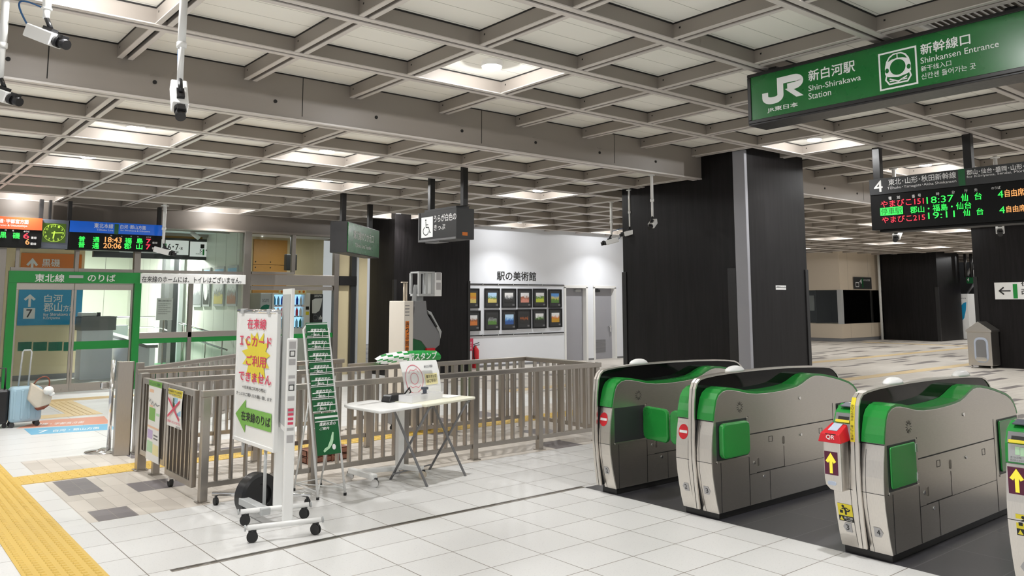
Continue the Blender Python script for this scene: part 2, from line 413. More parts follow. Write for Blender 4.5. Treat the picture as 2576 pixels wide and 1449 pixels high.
def put_text(mb, pl, string, x, y, w, h, bold=0.012, d=0.002, mi=0, slant=0.0):
    """fill the rectangle x..x+w, y..y+h of the plane with the string"""
    mb.cut(); vs, fs, x0, x1, y0, y1 = glyph_mesh(string, bold)
    sx = w/max(1e-6, x1-x0); sy = h/max(1e-6, y1-y0)
    k = max(0.0, bold)*0.9          # heavier strokes: the outline repeated with a hair's shift
    for j, (ox, oy) in enumerate(((0, 0), (-k, 0), (k, 0), (0, k), (0, -k)) if k > 0.003 else ((0, 0),)):
        mb.add([pl.p(x+(v.x-x0+ox)*sx+slant*(v.y-y0)*sy, y+(v.y-y0+oy)*sy, d+j*0.00008) for v in vs], fs, mi)
def px_text(mb, pl, string, xl, yt, yb, xr, yr=None, bold=0.012, d=0.002, mi=0):
    """rectangle read off the photograph: left edge xl with its top and bottom rows, right edge xr (mid row yr)"""
    a = pl.px(xl, yt); b = pl.px(xl, yb); c = pl.px(xr, (yt+yb)/2 if yr is None else yr)
    put_text(mb, pl, string, (a[0]+b[0])/2, b[1], c[0]-(a[0]+b[0])/2, a[1]-b[1], bold, d, mi)
def quad(mb, pl, x0, y0, x1, y1, d=0.001, mi=0, thick=0.0):
    if thick:
        c = pl.p((x0+x1)/2, (y0+y1)/2, d-thick/2); mb.obox(c, pl.u*((x1-x0)/2), pl.v*((y1-y0)/2), pl.n*(thick/2), mi)
    else: mb.add([pl.p(x0,y0,d), pl.p(x1,y0,d), pl.p(x1,y1,d), pl.p(x0,y1,d)], [(0,1,2,3)], mi)
def poly(mb, pl, pts, d=0.001, mi=0):
    n = len(pts); area = sum(pts[i][0]*pts[(i+1)%n][1]-pts[(i+1)%n][0]*pts[i][1] for i in range(n))
    if area < 0: pts = pts[::-1]
    mb.add([pl.p(x, y, d) for x, y in pts], [tuple(range(n))], mi)
def stroke(mb, pl, pts, w, d=0.002, mi=0, closed=False):
    pts = [Vector((p[0], p[1])) for p in pts]
    pts = [p for i, p in enumerate(pts) if i == 0 or (p-pts[i-1]).length > 1e-5]; n = len(pts); L = []; Rr = []
    for i in range(n):
        a = pts[(i-1) % n] if closed or i > 0 else None; b = pts[(i+1) % n] if closed or i < n-1 else None
        d1 = (pts[i]-a).normalized() if a is not None else None; d2 = (b-pts[i]).normalized() if b is not None else None
        if d1 is None: d1 = d2
        if d2 is None: d2 = d1
        t = (d1+d2); t = t.normalized() if t.length > 1e-6 else d1
        nn = Vector((-t.y, t.x)); k = (w/2)/max(0.35, nn.dot(Vector((-d1.y, d1.x))))
        L.append(pts[i]+nn*k); Rr.append(pts[i]-nn*k)
    vs = [pl.p(p.x, p.y, d) for p in L]+[pl.p(p.x, p.y, d) for p in Rr]
    mb.add(vs, [(n+i, n+(i+1) % n, (i+1) % n, i) for i in range(n if closed else n-1)], mi)
def arc(cx, cy, rx, ry, a0, a1, n=14): return [(cx+rx*math.cos(math.radians(a0+(a1-a0)*i/n)), cy+ry*math.sin(math.radians(a0+(a1-a0)*i/n))) for i in range(n+1)]
def disc(mb, pl, cx, cy, rx, ry, d=0.001, mi=0, n=28): poly(mb, pl, arc(cx, cy, rx, ry, 0, 360, n)[:-1], d, mi)
def arrow(mb, pl, x0, y0, x1, y1, way, d=0.002, mi=0, t=0.2):
    """stroked arrow filling a rectangle; way is up, left or right"""
    w, h = x1-x0, y1-y0; cx, cy = (x0+x1)/2, (y0+y1)/2; s = min(w, h)*t
    if way == 'up': stroke(mb, pl, [(cx, y0), (cx, y1-s*.7)], s, d, mi); stroke(mb, pl, [(x0+s*.35, cy+h*.05), (cx, y1-s*.7), (x1-s*.35, cy+h*.05)], s, d+.0004, mi)
    if way == 'left': stroke(mb, pl, [(x1, cy), (x0+s*.7, cy)], s, d, mi); stroke(mb, pl, [(cx-w*.05, y1-s*.35), (x0+s*.7, cy), (cx-w*.05, y0+s*.35)], s, d+.0004, mi)
    if way == 'right': stroke(mb, pl, [(x0, cy), (x1-s*.7, cy)], s, d, mi); stroke(mb, pl, [(cx+w*.05, y1-s*.35), (x1-s*.7, cy), (cx+w*.05, y0+s*.35)], s, d+.0004, mi)
# ------------------------------------------------------------------ ceiling grid and its lamps
Z1, Z2, RD = 3.645, 3.33, 0.135        # underside of the upper and the lower grid, depth of the ribs
GX = lambda k: 1.727+1.0994*k
GY = lambda k: 4.1735+1.1153*k
YSTEP = GY(3)
def grid(kx0, kx1, ky0, ky1, Z, beams, ribs, skip_y=(), rib0=0):
    for k in range(ky0, ky1+1):
        if k in skip_y: continue
        y = GY(k)
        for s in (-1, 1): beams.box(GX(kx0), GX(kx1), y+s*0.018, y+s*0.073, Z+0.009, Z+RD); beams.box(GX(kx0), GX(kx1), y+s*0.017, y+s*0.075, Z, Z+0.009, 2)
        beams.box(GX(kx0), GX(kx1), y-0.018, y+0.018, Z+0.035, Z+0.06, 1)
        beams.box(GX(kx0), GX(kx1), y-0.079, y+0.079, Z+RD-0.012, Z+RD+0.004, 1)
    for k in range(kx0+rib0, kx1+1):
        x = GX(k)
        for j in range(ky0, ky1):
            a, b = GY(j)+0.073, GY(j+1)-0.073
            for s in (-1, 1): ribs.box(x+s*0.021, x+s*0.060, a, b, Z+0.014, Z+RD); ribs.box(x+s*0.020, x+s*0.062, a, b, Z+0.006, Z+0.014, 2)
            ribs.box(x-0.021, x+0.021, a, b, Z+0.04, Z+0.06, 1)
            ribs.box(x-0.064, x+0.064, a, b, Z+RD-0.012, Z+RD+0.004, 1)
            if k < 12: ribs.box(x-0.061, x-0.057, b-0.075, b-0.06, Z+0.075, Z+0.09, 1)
hb, hr, lb, lr = MB(), MB(), MB(), MB()
grid(-5, 36, -7, 3, Z1, hb, hr, skip_y=(3,))
grid(-5, 8, 3, 11, Z2, lb, lr, skip_y=(3,))
grid(8, 36, 3, 16, Z2, lb, lr, skip_y=(3,), rib0=1)
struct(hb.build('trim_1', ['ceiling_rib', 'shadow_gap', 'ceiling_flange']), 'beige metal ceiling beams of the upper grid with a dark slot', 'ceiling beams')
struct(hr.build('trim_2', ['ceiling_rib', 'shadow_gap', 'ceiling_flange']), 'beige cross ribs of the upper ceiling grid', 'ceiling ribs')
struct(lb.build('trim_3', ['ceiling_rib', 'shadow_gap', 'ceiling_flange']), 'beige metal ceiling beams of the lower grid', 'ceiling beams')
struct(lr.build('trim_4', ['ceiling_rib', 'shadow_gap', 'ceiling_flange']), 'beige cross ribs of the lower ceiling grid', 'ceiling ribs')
c = MB()
c.box(GX(-5), GX(36), GY(-7), YSTEP, Z1+RD, Z1+RD+0.05)
c.box(GX(-5), GX(8), YSTEP, GY(11), Z2+RD, Z2+RD+0.05)
c.box(GX(8), GX(36), YSTEP, GY(16), Z2+RD, Z2+RD+0.05)
struct(c.build('ceiling', 'ceiling_plank'), 'cream planked ceiling above the grid', 'ceiling')
# the step between both levels: a smooth fascia with panel joints and bolts
f = MB()
f.box(GX(-5), GX(36), YSTEP-0.07, YSTEP+0.07, Z2+0.05, Z1+RD+0.05)
f.box(GX(-5), GX(36), YSTEP-0.078, YSTEP-0.02, Z2+0.0, Z2+0.018, 2); f.box(GX(-5), GX(36), YSTEP-0.0695, YSTEP-0.02, Z2+0.018, Z2+0.05); f.box(GX(-5), GX(36), YSTEP+0.012, YSTEP+0.085, Z2, Z2+0.05, 2)
f.box(GX(-5), GX(36), YSTEP-0.02, YSTEP+0.012, Z2+0.03, Z2+0.05, 1)
f.box(GX(-5), GX(36), YSTEP-0.076, YSTEP-0.068, Z1+RD-0.012, Z1+RD, 1)
for x in (1.15, 3.35, 5.55, 7.75, 9.95, 12.1, 14.3, 16.5): f.box(x, x+0.008, YSTEP-0.0712, YSTEP-0.069, Z2+0.05, Z1+RD, 1)
for k in range(-4, 30):
    f.cyl((GX(k)+0.25, YSTEP-0.07, Z2+0.16), (GX(k)+0.25, YSTEP-0.078, Z2+0.16), 0.018, 10, 1)
    f.box(GX(k)+0.21, GX(k)+0.29, YSTEP-0.0745, YSTEP-0.068, Z2+0.215, Z2+0.222)
struct(f.build('trim_5', ['ceiling_rib', 'shadow_gap', 'ceiling_flange']), 'smooth beige fascia where the ceiling steps down', 'ceiling fascia')
def ceiling_lamp(kx, ky, Z):
    x, y, z = (GX(kx)+GX(kx+1))/2, (GY(ky)+GY(ky+1))/2, Z+RD
    return x, y, z
LAMP_LABEL = 'round white LED downlight set in a cell of the ceiling grid'
lamp0 = thing('ceiling_downlight', LAMP_LABEL, 'ceiling lamp', (0, 0, 0), 'downlights in the ceiling grid')
q = MB(); q.lathe((0, 0, 0), [(0.100, 0), (0.100, -0.050), (0.092, -0.052)], 28); q.build('ring', 'white_paint', lamp0)
q = MB(); q.lathe((0, 0, 0), [(0.0921, -0.050), (0.090, -0.066), (0.07, -0.072), (0.03, -0.074), (0.0005, -0.074)], 28); q.build('lamp_face', 'lamp_face', lamp0)
side_light = bpy.data.lights.new('downlight_side', 'POINT'); side_light.shadow_soft_size = 0.012; side_light.energy = LAMP_W*1.1; side_light.color = (1, 1, 0.995)
first = True
lamp_light = bpy.data.lights.new('downlight', 'AREA'); lamp_light.shape = 'DISK'; lamp_light.size = 0.15; lamp_light.energy = LAMP_W; lamp_light.color = (1, 1, 0.995); lamp_light.spread = math.radians(118)
cells = [(kx, ky, Z1) for kx in (-4, -1, 2, 7, 10, 13, 16, 19, 22, 26) for ky in (1, -2, -5)]
cells += [(0, 4, Z2), (2, 4, Z2), (0, 6, Z2), (3, 6, Z2), (0, 10, Z2), (3, 10, Z2), (-3, 4, Z2), (-3, 7, Z2), (6, 5, Z2), (6, 9, Z2), (9, 9, Z2), (12, 9, Z2),
          (18, 4, Z2), (18, 7, Z2), (21, 7, Z2), (24, 7, Z2), (27, 7, Z2), (15, 4, Z2), (24, 4, Z2), (21, 10, Z2), (30, 7, Z2)]
for kx, ky, Z in cells:
    p = ceiling_lamp(kx, ky, Z)
    o = lamp0 if first else copy_tree(lamp0); first = False
    o.location = p
    lo = bpy.data.objects.new('downlight', lamp_light); COL.objects.link(lo); lo.location = (p[0], p[1], p[2]-0.080)
    lo = bpy.data.objects.new('downlight_side', side_light); COL.objects.link(lo); lo.location = (p[0], p[1], p[2]-0.089)

# ------------------------------------------------------------------ floor
FZ = 0.0
def slab(name, mat, rects, label, z=0.0, t=0.05):
    b = MB()
    for x0, x1, y0, y1 in rects: b.box(x0, x1, y0, y1, z-t, z)
    return struct(b.build(name, mat), label, 'floor')
slab('floor', 'floor_tile', [(-5, 4.95, -4, 6.66), (4.95, 11, 5.165, 6.66)], 'off-white square floor tiles in front of the gates')
slab('floor.001', 'floor_gate', [(4.95, 7.3, -4, 5.165)], 'dark gray floor tiles between the ticket gates')
slab('floor.002', 'floor_white', [(-5, 1.47, 6.66, 9.6), (-5, 9.0, 9.6, 16.0)], 'glossy white tiles in front of the sliding door')
slab('floor.003', 'floor_small', [(1.47, 9.0, 6.66, 9.6)], 'small floor tiles with gray blocks under the fences')
slab('floor.004', 'floor_concourse', [(9.0, 46, 6.66, 27), (11, 46, -4, 6.66), (7.3, 11, -4, 5.165)], 'concourse floor of pale tiles with dark dashes')
slab('floor.005', 'floor_white', [(-5, 9.0, 16.0, 27)], 'pale floor of the corridor behind the glass')
tile_mat('floor_inlay', 0.1333, 0.17, 1.535, 6.66, srgb(118, 112, 114), srgb(108, 102, 104), srgb(140, 132, 124), 0.004, 0.42)
slab('floor.007', 'floor_inlay', [(1.535, 1.80, 7.68, 8.36), (1.535, 1.81, 6.66, 7.02)], 'dark gray tile inlays left of the notice gate', 0.0012, 0.01)
rail = MB()
rail.box(1.6, 4.95, 5.165, 5.215, -0.001, 0.003, 0); rail.box(1.6, 4.95, 5.182, 5.190, 0.0031, 0.0036, 1); rail.box(1.6, 4.95, 5.199, 5.205, 0.0031, 0.0036, 1)
struct(rail.build('trim_6', ['steel', 'black_metal']), 'steel shutter rail set in the floor', 'floor rail')
def tactile(name, rects, label, dome_area=None, bars=None, mat='tactile'):
    b = MB()
    for x0, x1, y0, y1 in rects: b.box(x0, x1, y0, y1, -0.002, 0.004)
    if dome_area:
        x0, x1, y0, y1, s = dome_area
        nx, ny = int((x1-x0)/s), int((y1-y0)/s)
        for i in range(nx):
            for j in range(ny):
                cx, cy = x0+(i+.5)*(x1-x0)/nx, y0+(j+.5)*(y1-y0)/ny
                a, t = s*0.30, s*0.20
                b.add([(cx-a,cy-a,.004),(cx+a,cy-a,.004),(cx+a,cy+a,.004),(cx-a,cy+a,.004),(cx-t,cy-t,.010),(cx+t,cy-t,.010),(cx+t,cy+t,.010),(cx-t,cy+t,.010)],
                      [(4,5,6,7),(0,1,5,4),(1,2,6,5),(2,3,7,6),(3,0,4,7)])
    for x0, x1, y0, y1 in bars or []: b.box(x0, x1, y0, y1, 0.004, 0.009)
    return struct(b.build(name, mat), label, 'tactile paving')
tactile('trim_7', [(0.91, 1.30, 3.6, 9.6)], 'yellow tactile paving strip with raised domes at lower left', (0.915, 1.295, 3.6, 9.6, 0.056))
tactile('trim_8', [(1.30, 8.8, 8.40, 8.80)], 'yellow tactile strip running under the fences', (1.31, 8.8, 8.41, 8.79, 0.075))
tactile('trim_9', [(1.75, 4.0, 14.9, 15.25), (2.55, 2.95, 12.9, 14.9), (1.30, 2.55, 12.9, 13.25)], 'yellow tactile tiles before the sliding door',
        None, [(2.6+.08*i, 2.63+.08*i, 12.95, 14.85) for i in range(4)]+[(1.8, 3.9, 14.95+.08*i, 14.98+.08*i) for i in range(4)], 'tactile_pale')
tactile('trim_10', [(8.8, 46, 8.40, 8.70), (9.0, 46, 11.25, 11.55), (29.0, 29.3, 11.55, 15.5)], 'pale yellow tactile strips across the concourse', mat='tactile_pale')

# printed direction sheets stuck on the floor
def floor_sheet(name, quadpx, mat, label, items):
    pts = [on_z(x, y) for x, y in quadpx]
    t = thing(name, label, 'floor sticker', tuple(sum((p for p in pts), Vector())/4))
    b = MB(); b.add([p+Vector((0,0,.0012)) for p in pts]+[p+Vector((0,0,-.001)) for p in pts], [(0,1,2,3),(7,6,5,4),(0,4,5,1),(1,5,6,2),(2,6,7,3),(3,7,4,0)]); b.build('sheet', mat, t)
    u = (pts[1]-pts[0]).normalized(); n = Vector((0,0,1)); v = n.cross(u)
    pl = Plane(pts[0], u, v); L = MB()
    for s, x, y, w, h in items: put_text(L, pl, s, x, y, w, h, 0.01, 0.002)
    L.build('lettering', 'white_ink', t)
    return t
floor_sheet('floor_sticker', [(40, 1078), (278, 1065), (262, 1047), (105, 1058)], 'floor_orange', 'orange direction sheet on the floor before the sliding door', [('黒磯・宇都宮方面', 0.18, 0.15, 0.55, 0.22)])
floor_sheet('floor_sticker.001', [(78, 1094), (290, 1080), (278, 1066), (60, 1079)], 'floor_blue', 'blue direction sheet on the floor below the orange one', [('白河・郡山方面', 0.22, 0.12, 0.5, 0.2), ('7', 0.06, 0.12, 0.1, 0.22)])

# ------------------------------------------------------------------ dark wood pillars
def pillar(name, x0, x1, y0, y1, z, label, corner_strips, zs=2.02):
    t = struct(thing(name, label, 'pillar', ((x0+x1)/2, (y0+y1)/2, 0)))
    b = MB(); b.box(x0, x1, y0, y1, 0, z); b.build('cladding', 'dark_wood', t)
    for a in corner_strips:
        s = MB(); s.box(*a, 0, zs); s.build('edge_guard', 'black_metal', t, 0.004)
    return t
p = pillar('trim_11', 9.58, 11.06, 6.70, 9.05, Z1+0.12, 'large dark wood pillar behind the ticket gates',
           [(9.565, 9.60, 8.98, 9.07), (9.56, 9.60, 6.89, 7.03), (11.0, 11.075, 6.685, 6.72)])
b = MB(); b.box(9.555, 9.62, 6.685, 6.885, 0, Z1+0.02); b.build('corner_post', 'door_gray', p, 0.01)
pl = plane_y(6.70)
b = MB(); a, c2 = pl.px(1951, 718), pl.px(1977, 729); quad(b, pl, a[0], c2[1], c2[0], a[1], 0.004, 0, 0.006); b.build('small_notice', 'paper', p)
L = MB(); px_text(L, pl, '照明スイッチ', 1953, 720, 723, 1975, d=0.006); quad(L, pl, a[0], (a[1]+c2[1])/2-.003, c2[0], (a[1]+c2[1])/2+.003, 0.006); L.build('lettering', 'gray_ink', p)
pillar('trim_12', 8.962, 10.93, 15.10, 16.15, Z2+0.12, 'dark wood pillar beside the picture wall',
       [(8.95, 9.02, 15.085, 15.16), (10.88, 10.945, 15.085, 15.12)])
cp = on_z(2367, 859); lp = on_z(2232, 853.5); rp = on_z(2424, 855)
pillar('trim_13', cp.x, cp.x+2.0, cp.y, lp.y, Z2+0.12, 'far dark wood pillar at the end of the concourse', [(cp.x-.02, cp.x+.07, cp.y-.02, cp.y+.1)])
np_ = on_z(2468, 922)
pillar('trim_14', 20.64, 22.2, 4.6, 8.12, Z2+0.4, 'dark wood pillar at the right edge with a white arrow sign', [(20.62, 20.72, 8.05, 8.14)], 2.1)

# ------------------------------------------------------------------ white picture wall with two gray doors
YW = 15.75
d1 = (on_y(1423, 800, YW).x, on_y(1475, 800, YW).x); d2 = (on_y(1496, 800, YW).x, on_y(1547, 800, YW).x); DH = 1.915
w = MB()
w.box(8.99, d1[0], YW, YW+0.2, 0, Z2+RD); w.box(d1[1], d2[0], YW, YW+0.2, 0, Z2+RD); w.box(d2[1], 24, YW, YW+0.2, 0, Z2+RD)
w.box(d1[0], d1[1], YW, YW+0.2, DH, Z2+RD); w.box(d2[0], d2[1], YW, YW+0.2, DH, Z2+RD)
struct(w.build('wall_back', 'wall_white'), 'white picture wall beyond the fences', 'wall')
b = MB(); b.box(10.9, d1[0]-.05, YW-0.012, YW, 0, 0.05); b.box(d1[1]+.05, d2[0]-.05, YW-0.012, YW, 0, 0.05); b.box(d2[1]+.05, 20, YW-0.012, YW, 0, 0.05)
struct(b.build('baseboard_back', 'gray_plastic'), 'gray baseboard of the picture wall', 'baseboard')
for i, (dx, lab) in enumerate(((d1, 'gray steel door with a closer, left of the two'), (d2, 'gray steel door with lever handle and vent slats'))):
    t = struct(thing('door_%d' % (i+1), lab, 'door', ((dx[0]+dx[1])/2, YW, 0)))
    b = MB(); b.box(dx[0], dx[1], YW+0.12, YW+0.17, 0, DH-0.0); b.build('leaf', 'door_gray', t)
    fr = MB(); fr.box(dx[0]-.05, dx[0]+.012, YW-.015, YW+.12, 0, DH); fr.box(dx[1]-.012, dx[1]+.05, YW-.015, YW+.12, 0, DH); fr.box(dx[0]-.05, dx[1]+.05, YW-.015, YW+.12, DH-.02, DH+.05)
    fr.build('frame', 'white_paint', t)
    cl = MB(); xc = dx[1]-.22 if i == 0 else dx[0]+.18
    cl.box(xc-.10, xc+.10, YW+.06, YW+.12, DH-.12, DH-.06); cl.bar((xc+.05, YW+.09, DH-.05), (xc-.2, YW+.02, DH-.03), .02, .012); cl.build('door_closer', 'light_gray' if i == 0 else 'charcoal', t, 0.005)
    if i == 1:
        h = MB(); h.ball((dx[1]-.12, YW+.07, .86), .035, .035, .035); h.cyl((dx[1]-.12, YW+.12, .86), (dx[1]-.12, YW+.07, .86), .02); h.box(dx[1]-.135, dx[1]-.105, YW+.055, YW+.085, .72, .84); h.build('handle', 'chrome', t)
        v = MB()
        for k in range(11): v.box(dx[0]+.06, dx[1]-.26, YW+.112, YW+.122, .18+k*.032, .195+k*.032)
        v.build('vent_slats', 'gray_plastic', t)
pw = plane_y(YW)
L = MB(); px_text(L, pw, '駅の美術館', 1250, 682, 705, 1348, 695, 0.014, 0.006)
tag(L.build('wall_lettering', 'ink'), 'black lettering naming the station gallery above the pictures', 'lettering')
for nm, ya, yb, lab in (('picture_rail', 715, 717, 'upper black picture rail on the white wall'), ('picture_rail.001', 843, 838, 'lower black picture rail below the framed photographs')):
    p0, p1 = on_y(1183, ya, YW), on_y(1418, yb, YW); z = (p0.z+p1.z)/2
    b = MB(); b.box(10.96, p1.x, YW-.022, YW-.001, z-.012, z+.012)
    tt = thing(nm, lab, 'picture rail', (12.5, YW, z))
    b.build('rail', 'black_metal', tt)
    hk = MB()
    for k in range(6): hk.box(11.3+k*.47, 11.32+k*.47, YW-.026, YW-.002, z-.018, z+.02)
    hk.build('hooks', 'light_gray', tt)
# twelve framed photographs
CLR = dict(gold=(.55,.30,.03,1), orange=(.62,.20,.05,1), rust=(.30,.09,.03,1), blue=(.10,.28,.62,1), sky=(.45,.65,.85,1), white=(.75,.75,.75,1), lime=(.50,.58,.06,1), green=(.10,.22,.05,1), dark=(.03,.03,.03,1), gray=(.25,.26,.27,1), sand=(.62,.52,.16,1), navy=(.04,.10,.30,1), pink=(.62,.26,.2,1))
PIC = [(1185,'gold','orange','sand','autumn leaves, far left of the upper row'), (1237,'sky','green','sand','golden field under a blue sky'), (1279,'white','gray','dark','misty dark trees'), (1319,'white','rust','pink','red autumn grass'), (1357,'white','green','lime','bright green field'), (1395,'blue','sand','green','yellow hills under deep blue sky'),
       (1188,'white','rust','orange','brown autumn moor, far left of the lower row'), (1237,'dark','gray','green','white flower on dark green'), (1280,'sky','blue','navy','blue flowers'), (1317,'dark','rust','dark','red flower on black'), (1356,'white','green','dark','dark ridge under a white sky'), (1396,'white','orange','gold','orange mountain slope')]
TOPS = [(731,770),(731,769),(731,769),(731,769),(731,768),(733,769),(788,826),(786,824),(786,823),(784,821),(784,819),(782,817)]
for i, (xc, a, bb, c3, lab) in enumerate(PIC):
    cpt = on_y(xc, (TOPS[i][0]+TOPS[i][1])/2, YW)
    hw = 0.225; hh = 0.235 if i < 6 else 0.24
    t = thing('framed_photograph', 'small framed photograph of '+lab, 'picture', (cpt.x, YW-.03, cpt.z), 'framed photographs on the white wall')
    tilt = random.uniform(-.02, .02)
    picture_mat('picture_%02d' % i, CLR[a], CLR[bb], CLR[c3], 5.0, i*3.1)
    X, Z = cpt.x, cpt.z
    fr = MB()
    fr.box(X-hw, X+hw, YW-.035, YW-.004, Z+hh-.03, Z+hh); fr.box(X-hw, X+hw, YW-.035, YW-.004, Z-hh, Z-hh+.03)
    fr.box(X-hw, X-hw+.03, YW-.035, YW-.004, Z-hh+.03, Z+hh-.03); fr.box(X+hw-.03, X+hw, YW-.035, YW-.004, Z-hh+.03, Z+hh-.03)
    fr.build('frame', 'black_plastic', t)
    m = MB(); m.box(X-hw+.03, X+hw-.03, YW-.022, YW-.006, Z-hh+.03, Z+hh-.03); m.build('mount', 'charcoal', t)
    ph = MB(); ph.box(X-.135, X+.13, YW-.026, YW-.021, Z-.11, Z+.13); ph.build('photograph', 'picture_%02d' % i, t)
    cd_ = MB(); cd_.box(X+hw-.12, X+hw-.05, YW-.025, YW-.021, Z-hh+.05, Z-hh+.09); cd_.build('caption_card', 'gray_ink', t)
# fire extinguisher and its red plate beside the pillar
t = thing('fire_extinguisher', 'red fire extinguisher at the foot of the picture wall', 'fire extinguisher', (11.40, 15.5, 0))
b = MB(); b.lathe((11.40, 15.50, 0.0), [(0.0, .02), (.075, .02), (.08, .05), (.08, .42), (.06, .47), (.028, .50), (.028, .53), (0, .53)], 20); b.build('cylinder', 'red', t)
b = MB(); b.bar((11.34, 15.50, .56), (11.50, 15.50, .60), .02, .015); b.bar((11.35, 15.50, .535), (11.51, 15.50, .55), .02, .015); b.tube([(11.38,15.5,.53),(11.31,15.47,.5),(11.31,15.45,.3),(11.34,15.44,.2)], .012, 8); b.build('valve', 'black_plastic', t)
t = thing('extinguisher_plate', 'red fire extinguisher plate on the white wall beside the pillar', 'sign', (11.2, YW, .8))
b = MB(); a, c2 = pw.px(1178, 852), pw.px(1190, 882); quad(b, pw, a[0], c2[1], c2[0], a[1], .006, 0, .005); b.build('plate', 'pink_red', t)
L = MB()
for k, ch in enumerate('消火器'): put_text(L, pw, ch, a[0]+.045, c2[1]+.16-k*.06, .05, .05, .012, .008)
L.build('lettering', 'white_ink', t)
# ------------------------------------------------------------------ glass wall with the sliding door (plane y = 16.2)
YG = 16.2
gx = lambda px, py=760: on_y(px, py, YG).x
gz = lambda px, py: on_y(px, py, YG).z
XD0, XDC, XD1 = gx(14, 850), gx(180, 850), gx(341, 800)
zh0, zh1 = gz(190, 712), gz(190, 684)
b = MB(); b.box(-5, 9.0, YG+.17, YG+.24, Z2-.36, Z2+.0); b.box(-5, 9.0, YG-.05, YG+.17, Z2-.38, Z2-.34)
struct(b.build('trim_15', 'fascia'), 'gray metal fascia above the glass wall', 'fascia')
dr = struct(thing('door_3', 'glass sliding door with a green frame below the departure boards', 'door', (XDC, YG, 0)))
b = MB(); b.box(XD0-.02, XD1+.06, YG-.07, YG+.05, zh0, zh1); b.build('header', 'green_frame', dr)
b = MB(); b.box(XD1-.055, XD1+.06, YG-.07, YG+.05, 0, zh0-.001); b.build('jamb', 'green_frame', dr)
b = MB(); b.box(XD0-.02, XD0+.10, YG-.07, YG+.05, 0, zh0-.001); b.build('jamb', 'green_frame', dr)
pg = plane_y(YG-.07)
L = MB(); px_text(L, pg, '東北線', 88, 689, 709, 162, 699, .016, .003); px_text(L, pg, 'のりば', 221, 690, 708, 290, 699, .016, .003)
L.build('lettering', 'white_ink', dr)
b = MB(); a, c2 = pg.px(174, 692), pg.px(209, 700); quad(b, pg, a[0], c2[1], c2[0], a[1], .012, 0, .012); b.build('door_sensor', 'light_gray', dr)
for i, (x0, x1) in enumerate(((XD0+.10, XDC-.004), (XDC+.004, XD1-.06))):
    g = MB(); g.box(x0+.03, x1-.03, YG+.008, YG+.016, .16, zh0-.10); pane = g.build('pane', 'glass', dr)
    fr = MB(); fr.box(x0, x1, YG-.005, YG+.03, .02, .16); fr.box(x0, x1, YG-.005, YG+.03, zh0-.12, zh0-.002); fr.box(x0, x0+.035, YG-.005, YG+.03, .16, zh0-.12); fr.box(x1-.035, x1, YG-.005, YG+.03, .16, zh0-.12)
    fr.cyl((x1-.1 if i == 0 else x0+.1, YG-.02, .06), (x1-.1 if i == 0 else x0+.1, YG+.0, .06), .02, 12)
    fr.build('leaf_frame', 'steel', dr, .004)
    if i == 1:
        s = MB(); s.box(x0+.036, x1-.036, YG+.003, YG+.008, gz(260, 877), gz(260, 857)); s.build('safety_band', 'green_frame', dr)
gw = struct(thing('window_1', 'fixed glass wall right of the sliding door with a green band', 'glass wall', (6.2, YG, 0)))
def mull(px0, px1, py, z0, z1, y0=YG-.06, y1=YG+.06, mat='steel_dark'):
    b = MB(); b.box(gx(px0, py), gx(px1, py), y0, y1, z0, z1); return b.build('mullion', mat, gw, .004)
ZT = Z2-.36
mull(610, 628, 700, 0, ZT); mull(733, 742, 640, gz(740, 690), ZT, YG-.04, YG+.04); mull(838, 850, 700, 0, ZT); mull(893, 898, 780, 0, ZT, mat='light_gray')
mull(472, 482, 790, 0, gz(480, 690), YG-.05, YG+.05)
mull(187, 197, 660, zh1, ZT); mull(336, 352, 660, zh1, ZT); mull(-10, 14, 660, 0, ZT)
mull(38, 48, 660, zh1, ZT, YG-.02, YG+.02)
b = MB()
b.box(gx(348), gx(612), YG-.05, YG+.05, gz(480, 848), gz(480, 834)); b.build('rail', 'steel', gw, .004)
b = MB(); b.box(gx(349), gx(840), YG-.03, YG-.01, gz(480, 860), gz(480, 847.5)); b.build('safety_band', 'green_frame', gw)
b = MB(); b.box(gx(618), gx(838), YG-.055, YG+.05, gz(740, 718), gz(740, 692)); b.box(gx(628), gx(835), YG-.03, YG+.04, gz(740, 730), gz(740, 720)); b.box(gx(628), gx(735), YG-.07, YG+.04, gz(700, 690.5), gz(700, 684.5)); b.build('transom', 'steel', gw, .004)
b = MB(); b.box(XD0, gx(612), YG-.04, YG+.04, zh1+.001, zh1+.06); b.build('transom', 'steel_dark', gw)
b = MB(); b.box(gx(850), gx(893), YG-.055, YG+.05, gz(870, 718), gz(870, 695)); b.build('transom', 'black_metal', gw)
b = MB(); b.box(gx(845), 8.96, YG+.06, YG+.10, 0, ZT); b.build('side_panel', 'wall_cream', gw)
b = MB(); b.box(gx(881, 780), gx(893, 780), YG-.03, YG+.06, 0, ZT); b.build('mullion', 'charcoal', gw)
for x0, x1, z0, z1 in ((gx(352), gx(472), .08, gz(480, 849)), (gx(482), gx(612), .08, gz(480, 849)), (gx(352), gx(472), gz(480, 833), gz(480, 715)), (gx(482), gx(612), gz(480, 833), gz(480, 715)),
                       (gx(352), gx(610), gz(480, 688), ZT), (gx(628), gx(733), gz(700, 684), ZT), (gx(742), gx(838), gz(780, 690), ZT), (gx(628), gx(838), .08, gz(740, 731)), (gx(197), gx(336), zh1+.06, ZT), (gx(48), gx(187), zh1+.06, ZT)):
    b = MB(); b.box(x0, x1, YG-.004, YG+.004, z0, z1); b.build('pane', 'glass', gw)
b = MB(); b.box(gx(350), gx(838), YG-.03, YG+.03, 0, .08); b.build('sill', 'steel', gw)
